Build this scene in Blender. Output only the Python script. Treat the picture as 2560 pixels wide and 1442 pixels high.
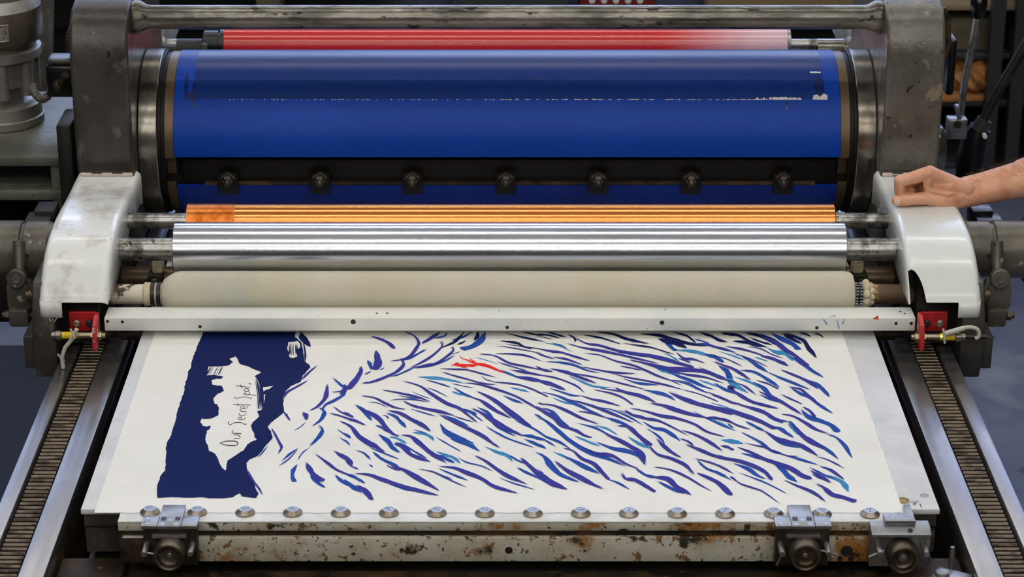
import bpy, bmesh, math, random
from math import sin, cos, pi, radians, tan, atan, sqrt
from mathutils import Vector, Matrix
from mathutils.geometry import tessellate_polygon
for o in list(bpy.data.objects): bpy.data.objects.remove(o)
scn = bpy.context.scene
COL = scn.collection
random.seed(7)

# ------------------------------------------------------------ camera, light, exposure
F = 6000.0                                # focal length in pixels of a 2560 px wide frame
PITCH = atan(2421/F)
CX, CYW, CZ = -0.020, -2.989, 1.539       # camera position (the bed surface is z = 0)
PPX = 1240.0
cam_d = bpy.data.cameras.new('camera'); cam = bpy.data.objects.new('camera', cam_d); COL.objects.link(cam)
cam_d.sensor_width = 36; cam_d.lens = F/2560*36; cam_d.shift_x = (1280-PPX)/2560
cam.location = (CX, CYW, CZ); cam.rotation_euler = (pi/2-PITCH, 0, 0)
cam_d.dof.use_dof = True; cam_d.dof.focus_distance = 3.75; cam_d.dof.aperture_fstop = 11
cam_d.clip_end = 60
scn.camera = cam
vs = scn.view_settings; vs.view_transform = 'Standard'; vs.look = 'None'; vs.gamma = 1; vs.use_curve_mapping = False
vs.exposure = 0.52
w = bpy.data.worlds.new('world'); scn.world = w; w.use_nodes = True
w.node_tree.nodes['Background'].inputs[0].default_value = (.55, .62, .75, 1)
w.node_tree.nodes['Background'].inputs[1].default_value = 0.08
LAMPS = [-5.3, -3.8, -2.3, -.75, .95, 2.7, 5.9]   # rows of ceiling tubes running across the press
def tube_light(lx, ly, lz=2.42):
    m = bpy.data.materials.get('lit_tube')
    if not m:
        m = bpy.data.materials.new('lit_tube'); m.use_nodes = True; q = m.node_tree.nodes['Principled BSDF']
        q.inputs['Emission Color'].default_value = (1, .965, .90, 1); q.inputs['Emission Strength'].default_value = 15
    bm = bmesh.new(); bmesh.ops.create_cone(bm, cap_ends=True, segments=10, radius1=.032, radius2=.032, depth=1.9, matrix=Matrix.Rotation(pi/2, 4, 'Y'))
    me = bpy.data.meshes.new('ceiling_lamp'); bm.to_mesh(me); bm.free(); me.materials.append(m)
    o = bpy.data.objects.new('ceiling_lamp', me); COL.objects.link(o); o.location = (lx, ly, lz); o['kind'] = 'structure'
for ly in LAMPS:
    for lx in (-2.05, 0, 2.05): tube_light(lx, ly)

def W(px, py, Y=None, Z=None, D=None):
    """point of the place seen at a pixel of the photograph, on the plane y=Y or z=Z"""
    u = (px-PPX)/F; v = (py-721)/F
    d = Vector((u, cos(PITCH)-v*sin(PITCH), -(sin(PITCH)+v*cos(PITCH))))
    if Y is not None: t = (Y-CYW)/d.y
    elif Z is not None: t = (Z-CZ)/d.z
    else: t = D
    return Vector((CX, CYW, CZ)) + d*t

# ------------------------------------------------------------ materials
def lin(c):
    return tuple(((x/255)/12.92 if x/255 <= .04045 else ((x/255+.055)/1.055)**2.4) for x in c)
def mat(name, col, rough=.5, metal=0, col2=None, scale=20, lo=.45, hi=.6, spots=None, bump=0, bscale=60, stretch=(1,1,1), rvar=0, coat=0, detail=6, aniso=0, spec=None):
    """col2 is mixed in with a noise ramp; spots = [(colour, scale, threshold, softness)] are wear marks"""
    m = bpy.data.materials.new(name); m.use_nodes = True; nt = m.node_tree; N = nt.nodes; Lk = nt.links
    b = N['Principled BSDF']
    b.inputs['Roughness'].default_value = rough; b.inputs['Metallic'].default_value = metal
    b.inputs['Coat Weight'].default_value = coat; b.inputs['Coat Roughness'].default_value = .12
    if spec is not None: b.inputs['Specular IOR Level'].default_value = spec
    tc = N.new('ShaderNodeTexCoord'); mp = N.new('ShaderNodeMapping'); mp.inputs['Scale'].default_value = stretch
    Lk.new(tc.outputs['Object'], mp.inputs[0])
    cur = N.new('ShaderNodeRGB'); cur.outputs[0].default_value = (*lin(col), 1); cur = cur.outputs[0]
    def noise(s, d=detail):
        n = N.new('ShaderNodeTexNoise'); n.inputs['Scale'].default_value = s; n.inputs['Detail'].default_value = d
        n.inputs['Roughness'].default_value = .62; Lk.new(mp.outputs[0], n.inputs['Vector']); return n.outputs['Fac']
    def layer(cur, c, s, a, z):
        r = N.new('ShaderNodeMapRange'); r.inputs['From Min'].default_value = a; r.inputs['From Max'].default_value = z
        Lk.new(noise(s), r.inputs['Value'])
        mx = N.new('ShaderNodeMix'); mx.data_type = 'RGBA'
        Lk.new(r.outputs[0], mx.inputs['Factor']); Lk.new(cur, mx.inputs['A']); mx.inputs['B'].default_value = (*lin(c), 1)
        return mx.outputs['Result']
    if col2: cur = layer(cur, col2, scale, lo, hi)
    for (c, s, t, so) in (spots or []): cur = layer(cur, c, s, t, t+so)
    Lk.new(cur, b.inputs['Base Color'])
    if rvar:
        r = N.new('ShaderNodeMapRange'); r.inputs['To Min'].default_value = max(.03, rough-rvar); r.inputs['To Max'].default_value = rough+rvar
        r.inputs['From Min'].default_value = .3; r.inputs['From Max'].default_value = .7
        Lk.new(noise(scale*.7), r.inputs['Value']); Lk.new(r.outputs[0], b.inputs['Roughness'])
    if bump:
        bp = N.new('ShaderNodeBump'); bp.inputs['Strength'].default_value = 1; bp.inputs['Distance'].default_value = bump
        Lk.new(noise(bscale), bp.inputs['Height']); Lk.new(bp.outputs[0], b.inputs['Normal'])
    return m
M = {}
M['paper'] = mat('cotton_paper', (238,236,230), .9, col2=(234,232,226), scale=8, bump=.00015, bscale=900)
M['bedtop'] = mat('bed_top', (214,215,216), .32, col2=(200,202,204), scale=9, spots=[((190,160,170), 31, .70, .04), ((120,120,125), 90, .74, .02)], rvar=.08)
M['barwhite'] = mat('painted_bar_top', (222,222,220), .4, col2=(205,204,198), scale=14, spots=[((150,140,120), 60, .70, .05)])
M['rustbar'] = mat('rusty_painted_steel', (196,192,178), .6, col2=(170,160,138), scale=12, lo=.42, hi=.62,
                   spots=[((150,100,40), 12, .56, .08), ((120,84,44), 60, .575, .05), ((48,36,24), 26, .58, .05), ((36,28,20), 110, .615, .03)], bump=.0006, bscale=90)
M['rustdark'] = mat('rusty_dark_steel', (48,38,28), .6, .3, col2=(86,62,36), scale=12, spots=[((24,20,17), 30, .52, .08), ((150,110,60), 55, .68, .04)], bump=.001, bscale=60)
M['castdark'] = mat('dark_cast_iron', (26,24,22), .5, .2, col2=(40,37,33), scale=18, spots=[((16,15,14), 11, .56, .1), ((120,116,105), 75, .70, .03)], bump=.001, bscale=70)
M['castgrey'] = mat('grey_painted_casting', (72,68,62), .33, .15, col2=(52,49,45), scale=7, spots=[((98,93,84), 24, .60, .07), ((132,140,138), 30, .70, .03), ((30,28,27), 38, .68, .04)], bump=.0022, bscale=26, stretch=(1,1,.8), rvar=.1)
M['castworn'] = mat('worn_grey_casting', (112,107,98), .33, .2, col2=(90,86,78), scale=9, spots=[((142,130,112), 20, .60, .05), ((40,38,36), 52, .64, .05)], bump=.0022, bscale=30, rvar=.1)
M['tube'] = mat('tie_bar_paint', (128,124,114), .2, .6, col2=(84,80,72), scale=24, spots=[((40,37,33), 60, .60, .05)], bump=.0012, bscale=60, stretch=(.35,1,1), rvar=.08)
M['cover'] = mat('pale_grey_enamel', (224,227,223), .27, col2=(214,218,214), scale=6, coat=.4, spots=[((120,112,100), 60, .73, .02)], bump=.0016, bscale=9)
M['coverworn'] = mat('worn_pale_enamel', (228,230,226), .3, col2=(196,191,182), scale=20, lo=.52, hi=.68, coat=.35, spots=[((140,128,114), 60, .73, .02), ((200,176,160), 8, .60, .1)], bump=.003, bscale=14)
M['hinge'] = mat('pinkish_primer_hinge', (196,178,166), .45, col2=(150,90,70), scale=60, lo=.6, hi=.7)
M['beam'] = mat('painted_guard_bar', (232,231,224), .38, col2=(222,224,221), scale=8, spots=[((110,100,80), 160, .68, .03), ((140,120,90), 30, .71, .03)])
M['steel'] = mat('bright_ring_steel', (150,146,138), .22, .9, col2=(120,112,98), scale=10, rvar=.07, stretch=(1,.4,.4))
M['steelbrown'] = mat('brown_stained_steel', (104,86,64), .38, .6, col2=(86,72,56), scale=10)
M['dark'] = mat('black_recess', (7,6,6), .7, spec=.2)
M['darkgloss'] = mat('black_clamp_bar', (10,9,9), .5, 0, col2=(16,14,13), scale=25, spec=.25)
M['rubber'] = mat('black_rubber', (20,20,22), .35)
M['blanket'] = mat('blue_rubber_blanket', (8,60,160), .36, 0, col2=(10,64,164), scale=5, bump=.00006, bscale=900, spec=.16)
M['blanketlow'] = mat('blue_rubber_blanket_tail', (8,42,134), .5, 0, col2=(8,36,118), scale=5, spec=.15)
M['inkfilm'] = mat('dark_blue_ink_film', (5,44,116), .28, 0, col2=(7,42,106), scale=7, stretch=(.15,1,1), spec=.25)
M['chrome'] = mat('ground_aluminium_roller', (210,212,218), .2, 1.0, col2=(188,190,196), scale=40, stretch=(.05,1,1))
M['copper'] = mat('copper_roller', (244,150,84), .18, 1.0, col2=(238,140,76), scale=30, stretch=(.06,1,1))
M['coppertape'] = mat('worn_copper_end', (214,128,62), .3, .9, col2=(176,90,26), scale=26, spots=[((240,196,150), 80, .68, .03)], bump=.001, bscale=50)
M['shaft'] = mat('stained_steel_shaft', (176,174,168), .3, .9, col2=(96,92,84), scale=30, spots=[((40,36,30), 90, .63, .04)], rvar=.08)
M['cloth'] = mat('cream_molleton_cloth', (206,200,180), .95, col2=(196,190,160), scale=6, lo=.4, hi=.7, spots=[((186,188,180), 5, .60, .15)], bump=.0012, bscale=420, stretch=(1,.5,.5))
M['felt'] = mat('frayed_felt', (212,200,168), .95, col2=(176,130,80), scale=30, lo=.52, hi=.68, bump=.004, bscale=120)
M['rustpaint'] = mat('flaking_cream_paint', (214,206,188), .6, col2=(76,56,42), scale=22, lo=.50, hi=.53, bump=.001, bscale=60)
M['rustpaint2'] = mat('flaking_brown_crust', (92,74,52), .55, .2, col2=(190,140,92), scale=30, lo=.50, hi=.60, bump=.003, bscale=60)
M['redroller'] = None
M['redpaint'] = mat('red_painted_bracket', (168,22,26), .35, col2=(140,16,20), scale=20, spots=[((205,190,185), 70, .69, .03)])
M['redworn'] = mat('red_chipped_flange', (186,40,42), .4, col2=(196,170,165), scale=60, lo=.56, hi=.62)
M['brass'] = mat('nickel_brass_barrel', (168,156,132), .3, .9)
M['yellow'] = mat('yellow_sensor_label', (222,196,20), .5, col2=(40,38,20), scale=160, lo=.62, hi=.64)
M['cable'] = mat('pale_grey_cable', (196,192,180), .5)
M['rail'] = mat('ground_rail_steel', (160,156,156), .27, .85, col2=(142,139,138), scale=6, rvar=.06, stretch=(1,.3,1))
M['rack'] = mat('oily_rack_steel', (112,100,86), .28, .85, col2=(62,54,44), scale=30, stretch=(1,3,1))
M['clamp'] = mat('worn_plated_steel', (150,150,152), .34, .8, col2=(134,132,130), scale=30, spots=[((110,92,70), 50, .64, .06)])
M['clampdark'] = mat('oily_clamp_block', (62,56,50), .4, .7, col2=(92,80,66), scale=30)
M['wheel'] = mat('knurled_handwheel_steel', (112,102,90), .42, .9, col2=(86,72,58), scale=40, rvar=.08)
M['washer'] = mat('nickel_washer', (150,142,132), .33, .85, col2=(126,108,86), scale=60, lo=.5, hi=.7)
M['washertop'] = mat('nickel_washer_flat', (158,160,166), .3, .85)
M['slot'] = mat('dark_slot', (30,28,28), .5)
M['motor'] = mat('aluminium_motor_paint', (150,146,140), .36, .5, col2=(128,122,114), scale=16, spots=[((90,70,50), 20, .66, .08)], bump=.001, bscale=60)
M['motordark'] = mat('soiled_motor_body', (104,94,82), .4, .45, col2=(76,66,56), scale=14, bump=.001, bscale=60)
M['plate'] = mat('engraved_plate', (156,148,134), .35, .6, col2=(50,44,36), scale=110, lo=.56, hi=.60)
M['castmid'] = mat('chipped_grey_casting', (104,98,88), .34, .25, col2=(82,76,66), scale=9, spots=[((168,164,150), 46, .64, .03), ((56,50,42), 30, .64, .05), ((150,164,160), 15, .68, .03)], bump=.0016, bscale=40)
M['basegreen'] = mat('olive_grey_casting', (108,108,95), .42, .1, col2=(84,84,73), scale=10, spots=[((140,140,128), 40, .70, .03), ((44,42,36), 14, .62, .08)], bump=.002, bscale=40)
M['skin'] = mat('skin', (226,170,136), .45, 0, col2=(210,136,106), scale=28, lo=.42, hi=.72, bump=.0006, bscale=260, spots=[((176,112,82), 150, .66, .08)])
M['nail'] = mat('fingernail', (236,200,184), .25)
M['hair'] = mat('arm_hair', (96,78,60), .6)
M['knob'] = mat('black_plastic_knob', (12,12,14), .18)
M['brown'] = mat('brown_kraft_paper', (176,122,62), .7, col2=(150,98,46), scale=5, bump=.02, bscale=6)
M['blackbox'] = mat('black_enamel_box', (10,10,13), .3)
M['shelfgrey'] = mat('grey_shelf_upright', (40,40,41), .5)
M['beige'] = mat('beige_board', (132,112,84), .6)
M['boxgrey'] = mat('grey_carton', (52,54,56), .7)
M['boxred'] = mat('dark_red_carton', (104,20,18), .6)
M['white'] = mat('white_card', (214,208,206), .6)
M['olive'] = mat('olive_folder', (98,88,64), .7, col2=(70,62,48), scale=4)
M['mat'] = mat('navy_floor_shade', (14,17,36), .8, col2=(10,12,26), scale=5)  # shade colour for the sheet on the floor left of the press
M['floor'] = mat('painted_concrete', (92,98,116), .5, col2=(76,82,102), scale=3, spots=[((46,48,72), 9, .62, .05), ((120,124,134), 2.2, .56, .1)], bump=.001, bscale=60)
M['wall'] = mat('dark_workshop_wall', (52,46,40), .8, col2=(40,36,33), scale=3)
M['ceil'] = mat('workshop_ceiling', (150,150,150), .9)
M['frame'] = mat('window_frame_paint', (90,92,96), .5)
M['ink_navy'] = mat('ink_navy', (24,36,88), .75, spec=.05)
M['ink_violet'] = mat('ink_violet_blue', (64,62,152), .75, spec=.05, col2=(58,60,150), scale=30)
M['ink_blue'] = mat('ink_blue', (42,78,164), .75, spec=.05, col2=(60,98,176), scale=40, lo=.55, hi=.75)
M['ink_cyan'] = mat('ink_cyan', (62,136,188), .75, spec=.05, col2=(84,156,200), scale=40, lo=.5, hi=.7)
M['ink_red'] = mat('ink_red', (236,48,44), .75, spec=.05)
M['ink_black'] = mat('ink_black', (34,34,40), .75, spec=.05)
def emis(name, col, st):
    m = bpy.data.materials.new(name); m.use_nodes = True; b = m.node_tree.nodes['Principled BSDF']
    b.inputs['Base Color'].default_value = (*col, 1); b.inputs['Emission Color'].default_value = (*col, 1); b.inputs['Emission Strength'].default_value = st
    return m
M['sky'] = emis('daylight_pane', (.42, .58, 1.0), 1.35)
M['led'] = emis('amber_sensor_light', (1, .6, .15), 2.5)
def red_mat():                                  # red ink that thins out to pale pink towards the right end
    m = mat('red_ink_roller', (206,44,34), .2, 0, coat=.6); nt = m.node_tree; N = nt.nodes; Lk = nt.links
    tc = N.new('ShaderNodeTexCoord'); sp = N.new('ShaderNodeSeparateXYZ'); Lk.new(tc.outputs['Object'], sp.inputs[0])
    r = N.new('ShaderNodeMapRange'); r.inputs['From Min'].default_value = .30; r.inputs['From Max'].default_value = .56; r.interpolation_type = 'SMOOTHSTEP'
    Lk.new(sp.outputs['X'], r.inputs['Value'])
    mx = N.new('ShaderNodeMix'); mx.data_type = 'RGBA'; Lk.new(r.outputs[0], mx.inputs['Factor'])
    mx.inputs['A'].default_value = (*lin((206,36,28)), 1); mx.inputs['B'].default_value = (*lin((228,190,198)), 1)
    Lk.new(mx.outputs['Result'], N['Principled BSDF'].inputs['Base Color']); return m
M['redroller'] = red_mat()

# ------------------------------------------------------------ mesh building
class MB:
    def __init__(s): s.bm = bmesh.new()
    def face(s, pts, mi=0):
        f = s.bm.faces.new([s.bm.verts.new(p) for p in pts]); f.material_index = mi; return f
    def box(s, x0, x1, y0, y1, z0, z1, bev=0, mi=0, rot=None, seg=2):
        t = bmesh.new(); bmesh.ops.create_cube(t, size=1)
        for v in t.verts: v.co = Vector(((x0+x1)/2+v.co.x*(x1-x0), (y0+y1)/2+v.co.y*(y1-y0), (z0+z1)/2+v.co.z*(z1-z0)))
        if bev: bmesh.ops.bevel(t, geom=t.edges[:], offset=bev, segments=seg, profile=.5, affect='EDGES')
        if rot is not None:
            c = Vector(((x0+x1)/2, (y0+y1)/2, (z0+z1)/2))
            for v in t.verts: v.co = c + rot @ (v.co-c)
        s.add(t, mi); return s
    def add(s, t, mi=0):
        mp = {v: s.bm.verts.new(v.co) for v in t.verts}
        for f in t.faces:
            try: nf = s.bm.faces.new([mp[v] for v in f.verts]); nf.material_index = mi
            except ValueError: pass
        t.free()
    def tube(s, pts, rad, seg=16, cap=True, mi=0):
        """swept tube through pts; rad is a number or a list"""
        pts = [Vector(p) for p in pts]; n = len(pts)
        rr = rad if isinstance(rad, (list, tuple)) else [rad]*n
        rings = []; up = None
        for i, p in enumerate(pts):
            a = pts[max(0, i-1)]; b = pts[min(n-1, i+1)]; d = (b-a)
            if d.length < 1e-9: d = (pts[-1]-pts[0])
            d.normalize()
            if up is None: up = Vector((0,0,1)) if abs(d.z) < .9 else Vector((0,1,0))
            e1 = d.cross(up).normalized(); e2 = e1.cross(d).normalized(); up = e2
            rings.append([s.bm.verts.new(p + e1*rr[i]*cos(2*pi*k/seg) + e2*rr[i]*sin(2*pi*k/seg)) for k in range(seg)])
        for i in range(n-1):
            for k in range(seg):
                f = s.bm.faces.new((rings[i][k], rings[i][(k+1)%seg], rings[i+1][(k+1)%seg], rings[i+1][k])); f.material_index = mi
        if cap:
            s.bm.faces.new(rings[0][::-1]).material_index = mi; s.bm.faces.new(rings[-1]).material_index = mi
        return s
    def lathe(s, prof, origin, axis, seg=48, mi=0, cap=True):
        """prof = [(distance along axis, radius)]"""
        o = Vector(origin); a = Vector(axis).normalized()
        up = Vector((0,0,1)) if abs(a.z) < .9 else Vector((0,1,0))
        e1 = a.cross(up).normalized(); e2 = a.cross(e1)
        rings = [[s.bm.verts.new(o + a*h + (e1*cos(2*pi*k/seg)+e2*sin(2*pi*k/seg))*max(r,1e-5)) for k in range(seg)] for h, r in prof]
        for i in range(len(prof)-1):
            for k in range(seg):
                f = s.bm.faces.new((rings[i][k], rings[i][(k+1)%seg], rings[i+1][(k+1)%seg], rings[i+1][k])); f.material_index = mi
        if cap:
            s.bm.faces.new(rings[0][::-1]).material_index = mi; s.bm.faces.new(rings[-1]).material_index = mi
        return s
    def prism_x(s, prof, x0, x1, mi=0, bev=0):
        """closed (y,z) outline extruded along x"""
        t = bmesh.new(); a = [t.verts.new((x0, y, z)) for y, z in prof]; b = [t.verts.new((x1, y, z)) for y, z in prof]; n = len(prof)
        t.faces.new(a); t.faces.new(b[::-1])
        for i in range(n): t.faces.new((a[i], b[i], b[(i+1)%n], a[(i+1)%n]))
        if bev:
            es = [e for e in t.edges if abs(e.verts[0].co.x-e.verts[1].co.x) < 1e-9]
            bmesh.ops.bevel(t, geom=es, offset=bev, segments=3, profile=.5, affect='EDGES')
        s.add(t, mi); return s
    def prism_z(s, prof, z0, z1, mi=0, bev=0):
        t = bmesh.new(); a = [t.verts.new((x, y, z0)) for x, y in prof]; b = [t.verts.new((x, y, z1)) for x, y in prof]; n = len(prof)
        t.faces.new(a[::-1]); t.faces.new(b)
        for i in range(n): t.faces.new((a[i], a[(i+1)%n], b[(i+1)%n], b[i]))
        if bev: bmesh.ops.bevel(t, geom=t.edges[:], offset=bev, segments=2, profile=.5, affect='EDGES')
        s.add(t, mi); return s
    def sphere(s, c, r, mi=0, sc=(1,1,1), u=16, v=12):
        t = bmesh.new(); bmesh.ops.create_uvsphere(t, u_segments=u, v_segments=v, radius=r)
        for q in t.verts: q.co = Vector((q.co.x*sc[0], q.co.y*sc[1], q.co.z*sc[2])) + Vector(c)
        s.add(t, mi); return s
    def build(s, name, m, parent=None, smooth=35, mods=None):
        bmesh.ops.recalc_face_normals(s.bm, faces=s.bm.faces[:])
        me = bpy.data.meshes.new(name); s.bm.to_mesh(me); s.bm.free()
        for q in (m if isinstance(m, (list, tuple)) else [m]): me.materials.append(M[q] if isinstance(q, str) else q)
        if smooth:
            for p in me.polygons: p.use_smooth = True
            try: me.set_sharp_from_angle(angle=radians(smooth))
            except Exception: pass
        o = bpy.data.objects.new(name, me); COL.objects.link(o)
        if parent is not None:
            o.parent = parent; o.matrix_parent_inverse = Matrix.Translation(parent.location).inverted()
        return o
def tag(o, label=None, cat=None, group=None, kind=None):
    if label: o['label'] = label
    if cat: o['category'] = cat
    if group: o['group'] = group
    if kind: o['kind'] = kind
    return o
def thing(name, label, cat, loc=(0,0,0), group=None):
    o = bpy.data.objects.new(name, None); COL.objects.link(o); o.location = loc; o.empty_display_size = .05
    return tag(o, label, cat, group)
def copy_tree(o, parent=None):
    c = o.copy(); COL.objects.link(c)
    if parent is not None: c.parent = parent
    for ch in list(o.children): copy_tree(ch, c)
    return c

# ------------------------------------------------------------ the room
FLOOR = -.9
RX, RY0, RY1, RZ = 5.5, -7.0, 6.5, 4.4
def struct(name, mb, m): return tag(mb.build(name, m, smooth=0), kind='structure')
struct('floor', MB().box(-RX, RX, RY0, RY1, FLOOR-.1, FLOOR), 'floor')
struct('ceiling', MB().box(-RX, RX, RY0, RY1, RZ, RZ+.1), 'ceil')
WZ0, WZ1 = .7, 4.2
b = MB(); b.box(-RX, RX, RY1, RY1+.15, FLOOR, WZ0); b.box(-RX, RX, RY1, RY1+.15, WZ1, RZ)
struct('wall_back', b, 'wall')
struct('wall_front', MB().box(-RX, RX, RY0-.15, RY0, FLOOR, RZ), 'wall')
struct('wall_left', MB().box(-RX-.15, -RX, RY0, RY1, FLOOR, RZ), 'wall')
struct('wall_right', MB().box(RX, RX+.15, RY0, RY1, FLOOR, RZ), 'wall')
win = struct('window_1', MB().box(-RX, RX, RY1+.08, RY1+.1, WZ0, WZ1), 'sky')
b = MB()
for i in range(8): b.box(-RX+i*1.57-.03, -RX+i*1.57+.03, RY1, RY1+.07, WZ0, WZ1)
b.box(-RX, RX, RY1, RY1+.07, WZ0-.03, WZ0+.03); b.box(-RX, RX, RY1, RY1+.07, WZ1-.03, WZ1+.03)
fr = b.build('window_frame', 'frame', win, smooth=0)

# ------------------------------------------------------------ print bed, base and rails
bed = thing('print_bed', 'long pale print bed slab on dark cast iron, the sheet lying on it', 'print bed', (0, 0, 0))
b = MB(); b.box(-.60, .60, .003, 1.95, -.009, -.0006, bev=.0015); b.build('bed_plate', 'bedtop', bed)
b = MB(); b.prism_x([(.006,-.009),(.006,-.028),(.012,-.034),(.012,-.072),(.09,-.085),(1.94,-.085),(1.94,-.009)], -.597, .597, bev=.002); b.build('bed_casting', 'castgrey', bed)
b = MB(); p = W(2258, 1250, Z=0); b.lathe([(0,.0095),(.0008,.0095),(.0008,.007),(.0001,.0068)], (p.x, p.y, -.0006), (0,0,1), 24); b.lathe([(0,.0062),(.0008,.005)], (p.x,p.y,-.0006), (0,0,1), 20)
b.build('brass_bushing', mat('brass_bushing', (150,126,70), .4, .8), bed)
# handwritten pencil marks on the bed corner
b = MB()
def markline(b, pts, wd, z=.0002):
    for i in range(len(pts)-1):
        a = W(*pts[i], Z=z); c = W(*pts[i+1], Z=z); d = (c-a); n = Vector((-d.y, d.x, 0)).normalized()*wd/2
        b.face([a-n, c-n, c+n, a+n])
markline(b, [(2271,1258),(2271,1268)], .001); markline(b, [(2300,1258),(2304,1268)], .001)
markline(b, [(2275,1257),(2281,1252),(2284,1257),(2290,1251),(2296,1253),(2282,1260),(2290,1258),(2284,1262)], .0006)
for r_ in (7, 3.5):
    markline(b, [(2311+r_*1.4*cos(t*pi/6), 1238+r_*.62*sin(t*pi/6)) for t in range(13)], .0006)
b.build('pen_marks', 'ink_navy', bed, smooth=0)

base = thing('press_base', 'dark oily machine base beneath the print bed', 'machine base', (0, .8, FLOOR))
b = MB(); b.box(-.60, .60, -.03, 2.0, -.30, -.085, bev=.01); b.box(-.55, .55, .1, 1.95, FLOOR, -.30); b.build('base_casting', 'castdark', base)
b = MB(); b.box(-.53, .56, -.33, -.03, -.16, -.078, bev=.004); b.build('front_crossbeam', 'rustdark', base)
b = MB(); b.box(-.63, -.538, -.4, .0, -.12, -.0745, bev=.004); b.build('corner_ledge', 'rustdark', base)
b = MB(); b.box(.545, .63, -.4, .0, -.12, -.0745, bev=.004); b.build('corner_ledge', 'rustdark', base)

def teeth(mb, x0, x1, y0, y1, z):
    P = .01257; n = int((y1-y0)/P)
    for i in range(n):
        yc = y0+P*(i+.5); prof = []
        for k in range(8):
            a = pi*k/7; prof.append((yc-.0031*cos(a), z-.0005+.0036*sin(a)))
        prof += [(yc+.0040, z-.008), (yc-.0040, z-.008)]
        mb.prism_x(prof, x0, x1)
    mb.box(x0, x1, y0, y1, z-.014, z-.0075, mi=1)
ZR = -.04
for sgn, side, lab in ((-1, 'left', 'left steel guide rail beside the dark ink block, its toothed rack running away'), (1, 'right', 'right steel guide rail beside the bare grey floor, its toothed rack running away')):
    r = thing('guide_rail', lab, 'rail', (sgn*.685, .8, ZR-.12))
    X = lambda a, c: (min(sgn*a, sgn*c), max(sgn*a, sgn*c))
    b = MB(); x0, x1 = X(.633, .669); b.box(x0, x1, -.75, 2.2, ZR-.03, ZR, bev=.0025); b.build('inner_strip', 'rail', r)
    b = MB(); x0, x1 = X(.712, .735); b.box(x0, x1, -.75, 2.2, ZR-.03, ZR, bev=.0025); b.build('outer_strip', 'rail', r)
    b = MB(); x0, x1 = X(.6725, .7075); teeth(b, x0, x1, -.75, 1.9, ZR-.008); b.build('gear_rack', ['rack', 'dark'], r)
    b = MB(); x0, x1 = X(.634, .734); b.box(x0, x1, -.75, 2.2, ZR-.2, ZR-.022); b.build('rail_beam', 'rustdark', r)
    x0, x1 = X(.645, .725)
    for yy in (-.6, .5, 1.9): b = MB(); b.box(x0, x1, yy, yy+.14, FLOOR, ZR-.2); b.build('leg', 'castdark', r)

# ------------------------------------------------------------ the printed sheet
PL, PR, PF = -.579, .5475, -.0085
sheet = thing('printed_sheet', 'large white deckle-edged paper with blue brush strokes lying on the bed', 'paper', (0, .4, 0))
pts = []
random.seed(3)
pts.append((PL, PF)); x = PL
while x < PR-.01: x += .008; pts.append((x, PF+random.uniform(-.0006,.0006)))
y = PF; pts.append((PR, PF))
while y < .95: y += .006; pts.append((PR+random.uniform(-.0012,.0012), y))
while x > PL+.02: x -= .05; pts.append((x, .95))
pts.append((PL, .95))
b = MB(); t = bmesh.new(); a = [t.verts.new((x_, y_, -.0004)) for x_, y_ in pts]; c = [t.verts.new((x_, y_, .0003)) for x_, y_ in pts]; n = len(pts)
t.faces.new(a[::-1]); t.faces.new(c)
for i in range(n): t.faces.new((a[i], a[(i+1)%n], c[(i+1)%n], c[i]))
b.add(t); b.build('paper', 'paper', sheet, smooth=0)

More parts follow.
